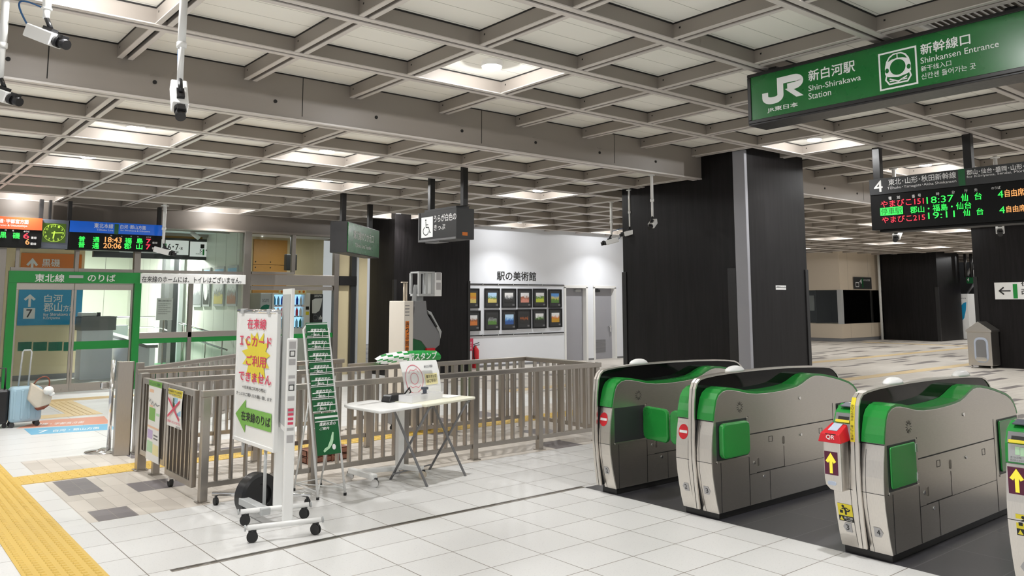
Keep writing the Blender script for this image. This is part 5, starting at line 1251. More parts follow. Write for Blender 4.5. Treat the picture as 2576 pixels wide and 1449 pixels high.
# ------------------------------------------------------------------ stainless fences
def fence(label, p0, p1, posts, h=.866, gap=.118, rail_h=.05, low=.13, bar_w=.03, name='handrail_fence', deep=.05, end_caps=True):
    p0, p1 = Vector((*p0, 0)), Vector((*p1, 0)); d = (p1-p0); Ln = d.length; d.normalize(); n = Vector((-d.y, d.x, 0)); Z = Vector((0, 0, 1))
    t = thing(name, label, 'fence', tuple((p0+p1)/2), 'stainless fences')
    b = MB(); b.obox((p0+p1)/2+Z*(h-rail_h/2), d*(Ln/2+.02), n*.03, Z*(rail_h/2)); b.build('top_rail', 'steel', t, .006)
    ps = sorted(posts)
    for s in ps:
        b = MB(); c = p0+d*s; b.obox(c+Z*((h-rail_h)/2), d*.03, n*.03, Z*((h-rail_h)/2)); b.obox(c+Z*.004, d*.05, n*.05, Z*.004); b.build('post', 'steel', t, .003)
    edges = [0]+[s for s in ps if .05 < s < Ln-.05]+[Ln]
    for a, e in zip(edges, edges[1:]):
        b = MB(); b.obox(p0+d*((a+e)/2)+Z*low, d*((e-a)/2-.03), n*.014, Z*.022); b.build('bottom_rail', 'steel', t, .003)
        k = max(1, int(round((e-a)/gap)))
        for i in range(1, k):
            c = p0+d*(a+(e-a)*i/k); b = MB(); b.obox(c+Z*((low+.022+h-rail_h)/2), d*(bar_w/2*.55), n*(deep/2), Z*((h-rail_h-low-.022)/2)); b.build('bar', 'steel', t)
    return t
fence('nearest stainless fence, running from the notice gate to the ticket gates', (2.28, 6.76), (6.72, 6.76), [.02, .95, 1.87, 2.68, 3.54, 4.40])
fence('short stainless fence joining the nearest and the middle fence at the right', (6.74, 6.83), (6.74, 8.03), [.6], h=.866)
fence('middle stainless fence behind the stamp table', (2.30, 8.10), (6.74, 8.10), [.02, .95, 2.2, 3.35, 4.38])
fence('rear stainless fence behind the middle one, ending at two posts', (2.46, 9.30), (4.80, 9.30), [.02, .82, 2.3], h=.866)
fence('dark stainless fence running away at an angle from the left post', (2.55, 9.62), (4.20, 11.2), [.05, 1.1, 2.2], h=.866)
fence('short fence piece standing right of the two rear posts', (4.92, 9.32), (5.30, 9.32), [.02], h=.80)
# hinged gate leaves with notices at the left end of the aisle (plane x = 2.26)
XG = 2.26
def leaf(label, y0, y1, z0, z1, solid):
    t = thing('gate_leaf', label, 'gate', (XG, (y0+y1)/2, 0), 'gate leaves of the aisle')
    fr = MB(); fr.box(XG-.02, XG+.02, y0, y0+.05, z0, z1); fr.box(XG-.02, XG+.02, y1-.05, y1, z0, z1); fr.box(XG-.02, XG+.02, y0+.05, y1-.05, z1-.05, z1); fr.box(XG-.02, XG+.02, y0+.05, y1-.05, z0, z0+.05); fr.build('frame', 'steel', t, .003)
    k = 6
    for i in range(k):
        y = y0+.05+(y1-y0-.1)*(i+.5)/k; b = MB(); b.box(XG-.014, XG+.014, y-.012, y+.012, z0+.05, z1-.05); b.build('bar', 'steel', t)
    if solid:
        b = MB(); b.box(XG+.015, XG+.03, y0+.05, y1-.05, z0+.05, z1-.05); b.build('back_sheet', 'steel', t)
    return t
t = leaf('stainless gate leaf with the red-crossed notice, next to the corner post', 6.86, 7.56, .10, .862, True)
b = MB(); b.cyl((XG-.0, 7.50, .04), (XG+.03, 7.50, .04), .04, 18); b.build('caster', 'rubber', t); b = MB(); b.box(XG-.015, XG+.045, 7.47, 7.53, .05, .12); b.build('caster_fork', 'chrome', t, .004)
leaf('stainless gate leaf carrying the long pastel route notice', 7.58, 8.34, .16, .862, True)
b = MB(); b.box(XG-.03, XG+.05, 8.36, 8.45, 0, .90); b.box(XG-.05, XG+.07, 8.34, 8.47, 0, .01)
tag(b.build('gate_post', 'steel', None, .004), 'square stainless post at the left end of the route notice leaf', 'post')
pxg = Plane((XG-.022, 0, 0), (0, -1, 0), (0, 0, 1))
# long notice
def corner(px, py): return pxg.px(px, py)
t = thing('route_notice', 'long pastel printed route notice hung on the gate leaf', 'notice', (XG-.03, 7.9, .5))
A, B_ = corner(366, 1175), corner(409, 972)
x0, x1, y0, y1 = A[0], B_[0], .155, .86
b = MB()
def cpt(u, v): return pxg.p(x0+(x1-x0)*u, y0+(y1-y0)*v, .004+.012*math.sin(v*PI)*(u-.3))
N_ = 14
for i in range(N_): b.add([cpt(0, i/N_), cpt(1, i/N_), cpt(1, (i+1)/N_), cpt(0, (i+1)/N_)], [(0,1,2,3)], 0, True)
for i in range(N_): b.add([cpt(0, i/N_)-pxg.n*.002, cpt(1, i/N_)-pxg.n*.002, cpt(1, (i+1)/N_)-pxg.n*.002, cpt(0, (i+1)/N_)-pxg.n*.002], [(3,2,1,0)], 0, True)
b.build('sheet', 'paper', t)
def blk(name, mat, u0, v0, u1, v1):
    q = MB(); n = 6
    for i in range(n):
        a, c = v0+(v1-v0)*i/n, v0+(v1-v0)*(i+1)/n; q.add([cpt(u0, a)+pxg.n*.001, cpt(u1, a)+pxg.n*.001, cpt(u1, c)+pxg.n*.001, cpt(u0, c)+pxg.n*.001], [(0,1,2,3)])
    return q.build(name, mat, t)
blk('header_print', 'green_light', .0, .93, 1, 1); blk('print_block', 'green_light', .10, .50, .62, .66); blk('print_block', 'lavender', .05, .27, .48, .38); blk('print_block', 'mint', .05, .10, .5, .24); blk('print_block', 'pale_yellow', .52, .09, .97, .22); blk('print_block', 'peach', .08, .85, .42, .89); blk('print_block', 'peach', .03, .405, .97, .43)
blk('print_block', 'mint', .70, .58, .97, .61); blk('print_block', 'peach', .12, .665, .40, .69); blk('print_block', 'gray_ink', .56, .28, .9, .30); blk('print_block', 'gray_ink', .56, .32, .9, .34)
q = MB(); pts = [(.08, .78), (.18, .73), (.25, .76), (.33, .70), (.42, .74), (.52, .69), (.62, .73), (.75, .70), (.95, .72)]
stroke(q, Plane(pxg.p(x0, y0, .008), pxg.u, pxg.v), [(u*(x1-x0), v*(y1-y0)) for u, v in pts], .008, .004); q.build('route_line', 'gray_ink', t)
q = MB(); P0 = Plane(pxg.p(x0, y0, .010), pxg.u, pxg.v); put_text(q, P0, 'えきっぷのご案内', .03, (y1-y0)*.945, (x1-x0)*.85, .03, .012, .003); q.build('lettering', 'green_dark', t)
# crossed notice
t = thing('crossed_notice', 'small notice with yellow heading and large red cross on the gate leaf', 'notice', (XG-.03, 7.2, .7))
A, B_ = corner(421, 1060), corner(463, 980); x0, x1, y0, y1 = A[0], B_[0], .52, .835
blk('sheet', 'paper', 0, 0, 1, 1)
q = MB()
blk('heading', 'yellow', .02, .80, .98, .99); blk('print_block', 'sky', .55, .25, .95, .50); blk('print_block', 'sky', .45, .62, .7, .78); blk('print_block', 'green_dark', .35, .50, .50, .76)
P0 = Plane(pxg.p(x0, y0, .010), pxg.u, pxg.v); w, h = x1-x0, y1-y0
q = MB(); stroke(q, P0, [(w*.12, h*.74), (w*.88, h*.22)], .022, .006); stroke(q, P0, [(w*.12, h*.25), (w*.88, h*.72)], .022, .0065); q.build('red_cross', 'pink_red', t)
q = MB(); put_text(q, P0, '新幹線のりば専用', w*.05, h*.905, w*.9, h*.06, .012, .004); put_text(q, P0, 'こちらへお進みください', w*.05, h*.825, w*.9, h*.06, .012, .004); q.build('lettering', 'ink', t)
q = MB(); put_text(q, P0, '在来線へは入れません', w*.04, h*.10, w*.92, h*.07, .012, .004); q.build('lettering', 'pink_red', t)
q = MB(); put_text(q, P0, '駅係員', w*.70, h*.02, w*.25, h*.04, .008, .004); q.build('lettering', 'ink', t)
# belt barrier and broad post beside the sliding door
bp = Vector((2.235, 9.66, 0))
t = thing('belt_barrier', 'chrome belt barrier post on a round base at the left of the fences', 'barrier', tuple(bp))
b = MB(); b.lathe(bp, [(0, 0), (.185, 0), (.18, .012), (.06, .022), (.03, .04), (0, .04)], 36); b.build('base', 'chrome', t)
b = MB(); b.cyl(bp+Vector((.05, 0, .02)), bp+Vector((.05, 0, .955)), .022, 16); b.build('post', 'chrome', t)
b = MB(); b.box(bp.x-.06, bp.x+.02, bp.y-.03, bp.y+.03, .66, .73); b.build('belt_head', 'chrome', t, .012)
t = thing('channel_post', 'dark open stainless channel post standing behind the belt barrier', 'post', (2.36, 9.42, 0))
b = MB(); b.prism([(2.26, 9.33), (2.39, 9.27), (2.41, 9.30), (2.29, 9.36), (2.31, 9.44), (2.27, 9.45)], 'z', 0, .955); b.build('channel', 'steel', t, .003)
t = thing('square_post', 'square stainless post under the green door frame edge', 'post', (2.50, 9.42, 0))
b = MB(); b.box(2.46, 2.53, 9.38, 9.46, 0, .93); b.build('post', 'steel', t, .004); b = MB(); b.box(2.44, 2.55, 9.36, 9.48, 0, .012); b.build('foot', 'steel', t)

# ------------------------------------------------------------------ standing poster (board faces us, water-weight base)
XP = 2.45; pp = plane_x(XP)
c0, c1 = pp.px(585, 1103), pp.px(690, 1140); c2, c3 = pp.px(697, 787), pp.px(600, 780)
t = thing('poster_stand', 'white poster stand with yellow burst, red lettering and a green left arrow', 'sign stand', (XP, (-c0[0]-c1[0])/2, 0))
tl = math.radians(1.5)
px0, px1, pz0, pz1 = (c0[0]+c3[0])/2, (c1[0]+c2[0])/2, (c0[1]+c1[1])/2, (c2[1]+c3[1])/2
w, h = px1-px0, pz1-pz0
P0 = Plane((XP, -px0, pz0), (0, -1, 0), (0, 0, 1))
b = MB(); b.obox(P0.p(w/2, h/2, -.014), P0.u*(w/2-.012), P0.v*(h/2-.012), P0.n*.010); b.build('board', 'white_plastic', t)
b = MB()
b.tube([P0.p(-.005, h, -.012), P0.p(w+.005, h, -.012)], .017, 12); b.build('top_bar', 'chrome', t)
b = MB(); b.obox(P0.p(.012, h/2, -.012), P0.u*.014, P0.v*(h/2), P0.n*.016); b.obox(P0.p(w-.012, h/2, -.012), P0.u*.014, P0.v*(h/2), P0.n*.016); b.obox(P0.p(w/2, .012, -.012), P0.u*(w/2), P0.v*.014, P0.n*.018); b.build('frame', 'white_paint', t, .004)
for u in (.14, .80): 
    b = MB(); b.obox(P0.p(w*u, h, -.010), P0.u*.028, P0.v*.019, P0.n*.02); b.build('clip', 'light_gray', t, .003)
q = MB(); n = 13
burst = []
random.seed(3)
for k in range(26):
    a = 2*PI*k/26+.1; r = 1.0 if k % 2 == 0 else .66; r *= random.uniform(.9, 1.08); burst.append((w*.52+r*.36*w*math.cos(a), h*.66+r*.205*h*math.sin(a)))
poly(q, P0, burst, .001); q.build('yellow_burst', 'yellow', t)
def pt_text(s, u0, v0, u1, v1, mat, bold=.02, d=.003):
    q = MB(); put_text(q, P0, s, u0*w, v0*h, (u1-u0)*w, (v1-v0)*h, bold, d); q.build('lettering', mat, t)
pt_text('在来線', .28, .865, .74, .945, 'pink_red'); pt_text('ＩＣカード', .10, .735, .88, .81, 'pink_red', .02); pt_text('ご利用', .28, .585, .76, .665, 'pink_red'); pt_text('できません', .10, .465, .90, .535, 'pink_red', .024)
pt_text('＊在来線ご利用の際は', .20, .405, .78, .430, 'ink', .012); pt_text('きっぷのご購入をお願い致します', .05, .350, .93, .377, 'ink', .012)
q = MB(); poly(q, P0, [(w*.04, h*.20), (w*.30, h*.325), (w*.30, h*.265), (w*.93, h*.265), (w*.93, h*.135), (w*.30, h*.135), (w*.30, h*.075)], .001); q.build('green_arrow', 'green_light', t)
pt_text('在来線のりば', .20, .165, .91, .235, 'ink', .018)
yc_ = -(px0+px1)/2
b = MB()
for u in (.22, .78): b.cut(); b.cyl(P0.p(w*u, .01, -.014), P0.p(w*u, -.10 if u < .5 else -pz0+.075, -.014), .012, 12)
b.build('leg_tube', 'light_gray', t)
b = MB(); b.bar((XP-.02, -px1+.05, .085), (XP-.02, -px1+w*.62, .085), .07, .05, mi=0); b.build('foot_block', 'light_gray', t, .006)
def caster(parent, x, y, r=.028, ang=0.0, mat='rubber', top=.085):
    a = math.radians(ang); d = Vector((math.cos(a), math.sin(a), 0))
    b = MB(); b.cyl(Vector((x, y, r))-d*.014, Vector((x, y, r))-d*.004, r, 18); b.cyl(Vector((x, y, r))+d*.004, Vector((x, y, r))+d*.014, r, 18); wheel = b.build('caster', mat, parent)
    b = MB(); b.cyl((x, y, r*1.2), (x, y, top), .010, 10); s = Vector((-d.y, d.x, 0)); b.obox((x, y, r*1.5), d*.004, s*r*.7, Vector((0, 0, r*.8))); b.build('caster_fork', 'charcoal', wheel)
for (x0, y0), (x1, y1) in (((2.36, 6.62), (2.92, 6.05)), ):
    b = MB(); b.tube([(2.33, 6.62, .085), (2.62, 6.36, .085), (2.90, 6.08, .085)], .016, 10); b.build('base_bar', 'chrome', t)
    caster(t, 2.35, 6.60); caster(t, 2.88, 6.10)
b = MB()
ring = [(0, -.06), (.145, -.06), (.165, -.045), (.165, .045), (.145, .06), (.09, .06), (.08, .035), (0, .035)]
cw_ = Vector((2.555, 6.30, .10)); ax = Vector((.22, -.975, 0)).normalized(); ux = ax.cross(Vector((0, 0, 1))).normalized(); sg = 48
for (r0, h0), (r1, h1) in zip(ring, ring[1:]):
    vs = [cw_+ux*(r*math.cos(2*PI*k/sg))+Vector((0, 0, 1))*(r*math.sin(2*PI*k/sg))+ax*hh for r, hh in ((r0, h0), (r1, h1)) for k in range(sg)]
    for v in vs: v.z = max(.004, v.z)                 # flat foot
    b.add(vs, [(sg+k, sg+(k+1) % sg, (k+1) % sg, k) for k in range(sg)], 0, True)
b.build('water_weight', 'black_plastic', t)

# ------------------------------------------------------------------ tall mobile sign board seen edge on
t = thing('mobile_sign_board', 'tall white mobile sign board seen edge on, on two wheeled feet', 'sign stand', (2.47, 5.66, 0))
PB0, PB1 = Vector((2.415, 5.42, 0)), Vector((2.535, 5.86, 0)); dd = (PB1-PB0).normalized(); nn_ = Vector((-dd.y, dd.x, 0))
Zv = Vector((0, 0, 1))
for i, P in enumerate((PB0, PB1)):
    b = MB(); b.obox(P+Zv*(.10+.61), dd*.02, nn_*.034, Zv*.61); b.build('upright', 'white_paint', t, .008)
    b = MB(); f0, f1 = P+Vector((-.26, .03, .095)), P+Vector((.20, -.09, .095)); b.tube([f0, f1], .018, 12); b.build('foot_bar', 'white_paint', t)
    for s_, P2 in ((-1, f0), (1, f1)):
        b = MB(); dv = (f1-f0).normalized(); b.cyl(P2-dv*.01*s_*-1, P2+dv*.02*s_, .02, 12); b.build('end_cap', 'light_gray', t)
        caster(t, P2.x-s_*.03, P2.y+s_*.01, .036, 70 if s_ < 0 else 25, 'rubber', .09)
b = MB(); b.obox((PB0+PB1)/2+Zv*1.165, (PB1-PB0)/2-dd*.02, nn_*.012, Zv*.50); b.build('board', 'white_plastic', t, .003)
b = MB(); b.obox((PB0+PB1)/2+Zv*1.165-nn_*.014, (PB1-PB0)/2-dd*.05, nn_*.001, Zv*.46); b.obox((PB0+PB1)/2+Zv*1.165+nn_*.014, (PB1-PB0)/2-dd*.05, nn_*.001, Zv*.46); b.build('notice_sheet', 'light_gray', t)
b = MB(); pe = Plane(PB0-dd*.0208, -nn_ if nn_.x < 0 else nn_, (0, 0, 1)); pe = Plane(PB0-dd*.0208, (-dd).cross(Zv)*-1, (0, 0, 1))
for k, (z, hh) in enumerate(((1.25, .05), (1.14, .04), (1.05, .02), (1.01, .02), (.9, .03), (.8, .05), (.70, .02), (.62, .05))): quad(b, pe, -.022, z, .022, z+hh, .0012)
b.build('edge_prints', 'sticker_gray', t)
b = MB()
for z in (1.2, .97): stroke(b, pe, [(-.016, z), (.016, z), (.016, z+.035), (-.016, z+.035)], .006, .002, 0, True)
b.build('edge_symbols', 'ink', t)
b = MB()
for k in range(4): b.cut(); quad(b, pe, -.018, .74+k*.03, .018, .757+k*.03, .0016)
b.cuts = []; b.build('red_print', 'pink_red', t)

# ------------------------------------------------------------------ brochure rack
F = [Vector((3.03, 6.235, 0)), Vector((3.27, 6.235, 0)), Vector((3.02, 6.66, 0)), Vector((3.27, 6.68, 0))]
t = thing('brochure_rack', 'white wire brochure rack filled with green booklets', 'brochure rack', (3.14, 6.4, 0))
TL, TR = Vector((2.965, 6.44, 1.36)), Vector((3.185, 6.44, 1.36))
b = MB(); b.tube([F[0]+Zv*.02, F[0].lerp(TL, .9), TL+Zv*-.02, TL+Vector((.03, 0, .02)), TR+Vector((-.03, 0, .02)), TR+Zv*-.02, F[1].lerp(TR, .9), F[1]+Zv*.02], .010, 10); b.build('front_frame', 'white_paint', t)
for i in (2, 3):
    top = (TL if i == 2 else TR); b = MB(); q0 = F[i-2].lerp(top, .55); b.tube([F[i]+Zv*.02, q0+Vector((0, .02, 0))], .008, 8); b.build('rear_leg', 'white_paint', t)
for i in range(4):
    b = MB(); b.cyl(F[i], F[i]+Zv*.02, .013, 12); b.build('foot', 'rubber', t)
b = MB(); b.tube([F[0]+Zv*.06, F[2]+Zv*.06, F[3]+Zv*.06, F[1]+Zv*.06], .005, 6); b.tube([F[0]+Zv*.06, F[3]+Zv*.06], .005, 6); b.tube([F[1]+Zv*.06, F[2]+Zv*.06], .005, 6); b.build('base_wires', 'white_paint', t)
def fr(q): return F[0].lerp(TL, q), F[1].lerp(TR, q)
for k in range(8):
    q = .425+.073*k+(.0 if k else -.02); a, c = fr(q); a = a+Vector((.012, 0, 0)); c = c-Vector((.012, 0, 0))
    b = MB(); b.tube([a+Vector((0, -.02, 0)), c+Vector((0, -.02, 0))], .004, 6); b.tube([a+Vector((0, -.03, .05)), c+Vector((0, -.03, .05))], .004, 6); b.tube([a+Vector((.06, -.03, .05)), a+Vector((.06, -.02, 0))], .003, 6); b.tube([c+Vector((-.06, -.03, .05)), c+Vector((-.06, -.02, 0))], .003, 6); b.build('pocket_wire', 'white_paint', t)
names = ['bottom', 'second from the bottom', 'third from the bottom', 'fourth from the bottom', 'fourth from the top', 'third from the top', 'second from the top', 'top']
for k in range(8):
    q = (.245 if k == 0 else .42+.073*k); a, c = fr(q); w_ = (c-a); hgt = .33 if k == 0 else .13
    q1 = q+hgt/1.36; a2, c2_ = fr(q1)
    up = (a2-a).normalized(); u = w_.normalized(); n = u.cross(up).normalized()
    wd = w_.length-.03
    O = a+u*.015+n*(.020 if k else .035)
    tt = thing('booklet_stack', 'stack of green fare booklets in the %s pocket of the rack' % names[k], 'booklets', tuple(O), 'booklets in the brochure rack')
    pk = Plane(O, u, up)
    b = MB(); b.obox(pk.p(wd/2, hgt/2, -.006), u*(wd/2), up*(hgt/2), n*.006); b.build('cover', 'green_dark', tt, .002)
    q_ = MB(); put_text(q_, pk, '運賃改定の', wd*.16, hgt*(.70 if k == 0 else .40), wd*.70, .026, .022, .002, 0, .25); put_text(q_, pk, 'ご案内', wd*.16, hgt*(.60 if k == 0 else .12), wd*.40, .022, .02, .002, 0, .25); q_.build('lettering', 'white_ink', tt)
    q_ = MB(); quad(q_, pk, 0, hgt*.88, wd, hgt*.93, .001); q_.build('white_line', 'white_ink', tt)
    if k == 0:
        q_ = MB(); poly(q_, pk, [(wd*p[0], hgt*p[1]) for p in ((.25, .10), (.33, .16), (.45, .19), (.52, .27), (.60, .36), (.64, .44), (.70, .53), (.76, .52), (.74, .44), (.72, .34), (.66, .24), (.54, .15), (.40, .10), (.30, .06))], .001); q_.build('map_print', 'mint', tt)
        q_ = MB(); disc(q_, pk, wd*.72, hgt*.17, .016, .022, .0015); q_.build('round_mark', 'white_ink', tt)

# ------------------------------------------------------------------ stamp table
ZT_ = .70
ang = math.radians(15.5); ud = Vector((math.cos(ang), math.sin(ang), 0)); vd = Vector((-math.sin(ang), math.cos(ang), 0))
def R_(o, x, y, z=0): return o+ud*x+vd*y+Zv*z
O1 = Vector((3.90, 6.00, 0))
t = thing('folding_table', 'small cream folding table with crossed gray legs', 'table', tuple(R_(O1, .33, .3)))
b = MB(); b.obox(R_(O1, .32, .25, ZT_-.012), ud*.34, vd*.26, Zv*.012); b.build('table_top', 'table_cream', t, .008)
for x in (.06, .58):
    b = MB(); b.tube([R_(O1, x, .50, ZT_-.03), R_(O1, x, .46, ZT_-.06), R_(O1, x, .04, .0)], .011, 10); b.build('leg', 'gray_plastic', t)
    b = MB(); b.tube([R_(O1, x+.03, .02, ZT_-.03), R_(O1, x+.03, .06, ZT_-.06), R_(O1, x+.03, .50, .0)], .011, 10); b.build('leg', 'gray_plastic', t)
b = MB(); b.tube([R_(O1, .06, .44, .06), R_(O1, .58, .44, .06)], .007, 8); b.build('cross_bar', 'gray_plastic', t)
O2 = Vector((3.40, 5.90, 0))
t = thing('overbed_table', 'white table on a low wheeled base, left of the folding table', 'table', tuple(R_(O2, .25, .35)))
b = MB(); b.prism([(R_(O2, x, y).x, R_(O2, x, y).y) for x, y in ((0, .02), (.04, 0), (.50, .0), (.50, .62), (.24, .62), (.14, .58), (.09, .5))], 'z', ZT_-.03, ZT_-.005); b.build('table_top', 'white_plastic', t, .008)
W1, W2, W3, W4 = on_z(943, 1226), on_z(880, 1208), on_z(1063, 1204), on_z(1004, 1186)
b = MB(); b.bar(W2+Zv*.085, W1+Zv*.085, .05, .045); b.build('base_foot', 'white_paint', t, .006)
W4b = Vector((3.97, 6.60, 0)); b = MB(); b.bar(W4b+Zv*.085, W3+Zv*.085, .05, .045); b.build('base_foot', 'white_paint', t, .006)
b = MB(); b.bar(W2.lerp(W1, .25)+Zv*.085, W4b.lerp(W3, .3)+Zv*.085, .05, .04); b.build('base_bar', 'white_paint', t, .006)
m = W2.lerp(W1, .25).lerp(W4b.lerp(W3, .3), .9)
b = MB(); b.box(m.x-.03, m.x+.03, m.y-.03, m.y+.03, .08, ZT_-.03); b.build('column', 'white_paint', t, .006)
for P, mt in ((W1, 'chrome'), (W2, 'chrome'), (W3, 'beige_leather'), (W4b, 'chrome')): caster(t, P.x, P.y, .034, 40, mt, .075)
# things on the tables
pc_ = on_z(998, 1008, ZT_)
t = thing('stamp_pad_case', 'black stamp case with a cord handle on the white table', 'case', tuple(pc_))
b = MB(); b.prism([(-.13, 0), (.12, 0), (.10, .05), (.05, .065), (-.10, .06)], 'y', -.05, .06)
for i, v in enumerate(b.v): b.v[i] = R_(Vector((pc_.x, pc_.y+.02, ZT_-.004)), v.x, v.y, v.z)
b.build('body', 'black_plastic', t, .012)
b = MB(); b.tube([R_(pc_, .10, .0, .05), R_(pc_, .15, -.01, .10), R_(pc_, .18, .0, .06), R_(pc_, .15, .02, .02)], .007, 8); b.build('handle', 'black_plastic', t)
Pp = Plane(R_(O1, .17, .40, ZT_+.0), ud, (0, 0, 1))
t = thing('stamp_poster', 'white stamp poster with a pink round stamp print and yellow note, standing on the table', 'poster', tuple(Pp.o))
pw_, phh = .50, .33
b = MB(); n = 10
def bend(u, v, d=0): return Pp.p(u*pw_-.02+.03*v*0, v*phh, -.07*(v**2.2)+d)
for i in range(n):
    b.add([bend(0, i/n), bend(1, i/n), bend(1, (i+1)/n), bend(0, (i+1)/n)], [(0,1,2,3)], 0, True); b.add([bend(0, i/n, -.003), bend(1, i/n, -.003), bend(1, (i+1)/n, -.003), bend(0, (i+1)/n, -.003)], [(3,2,1,0)], 0, True)
b.build('sheet', 'white_plastic', t)
def onb(name, mat, fn, dd_=.004):
    q = MB(); fn(q)
    for i, v in enumerate(q.v):
        r = v-Pp.o; u_, v_ = r.dot(Pp.u), r.dot(Pp.v); q.v[i] = bend((u_+.02)/pw_, v_/phh, dd_)
    return q.build(name, mat, t)
onb('round_stamp_print', 'pink_red', lambda q: stroke(q, Pp, arc(.125, .165, .115, .125, 0, 360, 40)[:-1], .005, 0, 0, True))
onb('stamp_drawing', 'pink_red', lambda q: (stroke(q, Pp, arc(.125, .17, .05, .05, 0, 360, 20)[:-1], .004, 0, 0, True), stroke(q, Pp, [(.06, .11), (.09, .09), (.13, .10), (.17, .085), (.20, .11)], .004), stroke(q, Pp, [(.06, .22), (.09, .25), (.13, .24), (.17, .255), (.19, .22)], .004)))
onb('note', 'pale_yellow', lambda q: quad(q, Pp, .27, .10, .44, .20, 0))
onb('lettering', 'ink', lambda q: put_text(q, Pp, '駅スタンプ', .285, .16, .14, .028, .012, 0), .007)
onb('lettering', 'ink', lambda q: put_text(q, Pp, 'はこちら！', .285, .12, .13, .028, .012, 0), .007)
onb('lettering', 'gray_ink', lambda q: put_text(q, Pp, '新白河駅', .28, .255, .12, .022, .01, 0), .006)
Pg = Plane(R_(O1, -.25, .36, ZT_+.32), ud, (0, 0, 1))
t = thing('stamp_banner', 'curled green and white banner with white lettering above the stamp poster', 'banner', tuple(Pg.o))
b = MB(); n, mcount = 12, 6; bw = .80
def ban(u, v, d=0):
    taper = 1.0 if u > .12 else .35+.65*(u/.12)
    sh = (.04 if v < .5 else 0)
    return Pg.p(u*bw+(.06*(1-v) if u > .9 else 0), (.045+(v-.5)*.09*taper)+.035*math.sin(u*PI)*.5, .05*math.sin(v*PI)*.7-.02+d)
for i in range(n):
    for j in range(mcount):
        a, c, e, g = i/n, (i+1)/n, j/mcount, (j+1)/mcount
        b.add([ban(a, e), ban(c, e), ban(c, g), ban(a, g)], [(0,1,2,3)], 0 if a >= .42 else 1 if (i+j) % 3 else 0, True)
        b.add([ban(a, e, -.003), ban(c, e, -.003), ban(c, g, -.003), ban(a, g, -.003)], [(3,2,1,0)], 1, True)
b.build('sheet', ['green_frame', 'white_plastic'], t)
q = MB(); put_text(q, Pg, '駅スタンプ', bw*.45, .022, bw*.47, .065, .03, .045); q.build('lettering', 'white_ink', t)
b = MB(); b.tube([Pp.p(.1, .0, -.02), Pp.p(.1, .34, -.09)], .006, 8); b.tube([Pp.p(.4, .0, -.02), Pp.p(.4, .34, -.09)], .006, 8); b.build('support', 'light_gray', t)
pt_ = R_(O1, .20, .24, ZT_)
t = thing('plastic_tray', 'clear plastic tray on the table in front of the stamp poster', 'tray', tuple(pt_))
b = MB()
tr = lambda x, y, z: R_(Vector((pt_.x, pt_.y, ZT_)), x-.22, y-.09, z)
def wallb(x0, x1, y0, y1, z0, z1):
    b.obox(tr((x0+x1)/2, (y0+y1)/2, (z0+z1)/2), ud*((x1-x0)/2), vd*((y1-y0)/2), Zv*((z1-z0)/2))
wallb(0, .40, 0, .16, .001, .004); wallb(0, .40, 0, .004, .004, .06); wallb(0, .40, .156, .16, .004, .06); wallb(0, .004, .004, .156, .004, .06); wallb(.396, .40, .004, .156, .004, .06); wallb(-.008, .408, -.008, 0, .055, .062)
b.build('shell', 'clear_plastic', t)
t = thing('rubber_stamp', 'gray stamp with a square knob standing in the plastic tray', 'stamp', tuple(tr(.25, .08, .005)))
b = MB(); b.obox(tr(.25, .08, .03), ud*.022, vd*.022, Zv*.025); b.build('block', 'gray_plastic', t, .003); b = MB(); b.obox(tr(.25, .08, .075), ud*.014, vd*.014, Zv*.02); b.obox(tr(.25, .08, .10), ud*.024, vd*.024, Zv*.012); b.build('knob', 'slate', t, .004)
ps_ = R_(O1, .52, .22, ZT_)
t = tag(MB().obox(ps_+Zv*.003, ud*.10, vd*.10, Zv*.0015).build('printed_sheet', 'paper'), 'printed sheet lying on the right end of the folding table', 'paper')
# brown slotted blocks behind the nearest fence
t = thing('brick_stack', 'stack of brown hollow bricks on the floor between the fences', 'bricks', (3.78, 7.72, 0))
b = MB()
for k in range(2):
    z0 = .0+k*.065
    for j in range(2): 
        b.box(3.58, 4.02, 7.62+j*.16, 7.64+j*.16, z0, z0+.06)
    b.box(3.58, 4.02, 7.62, 7.82, z0, z0+.010); b.box(3.58, 4.02, 7.62, 7.82, z0+.050, z0+.062)
    for i in range(6): b.box(3.58+i*.086, 3.592+i*.086, 7.60, 7.82, z0, z0+.06)
b.build('hollow_brick', 'brown', t, .002)
b = MB(); b.bar((3.70, 7.70, .135), (3.98, 7.76, .135), .05, .012); b.build('white_cloth', 'paper', t)

# ------------------------------------------------------------------ ticket machine behind the middle fence
YM = 8.62; pm = plane_y(YM); X0 = 5.27
t = thing('portable_ticket_machine', 'gray ticket machine with sloped screen side, orange strip and open display frame on top', 'ticket machine', (5.5, 8.8, 0))
def mp(px, py): p = pm.px(px, py); return (p[0], p[1])
body = [mp(1045, 757), mp(1072, 757), mp(1075, 790), mp(1104, 836), mp(1108, 850), mp(1106, 868), mp(1092, 880), mp(1075, 878), mp(1060, 858), mp(1040, 852), mp(1033, 862)]
b = MB(); b.prism(body, 'y', YM, YM+.35); b.build('body', 'gray_plastic', t, .006)
b = MB(); b.prism([mp(1074, 780), mp(1084, 785), mp(1110, 834), mp(1107, 852), mp(1104, 836)], 'y', YM-.012, YM+.36); b.build('screen_bezel', 'light_gray', t, .004)
b = MB(); b.prism([mp(1078, 792), mp(1081, 791), mp(1099, 822), mp(1096, 824)], 'y', YM-.016, YM+.30); b.build('screen', 'ink', t)
a, c = mp(1017, 905), mp(1033, 757)
b = MB(); b.box(a[0]-.02, c[0]+.03, YM-.02, YM+.34, .35, c[1]); b.build('side_cabinet', 'machine_white', t, .006)
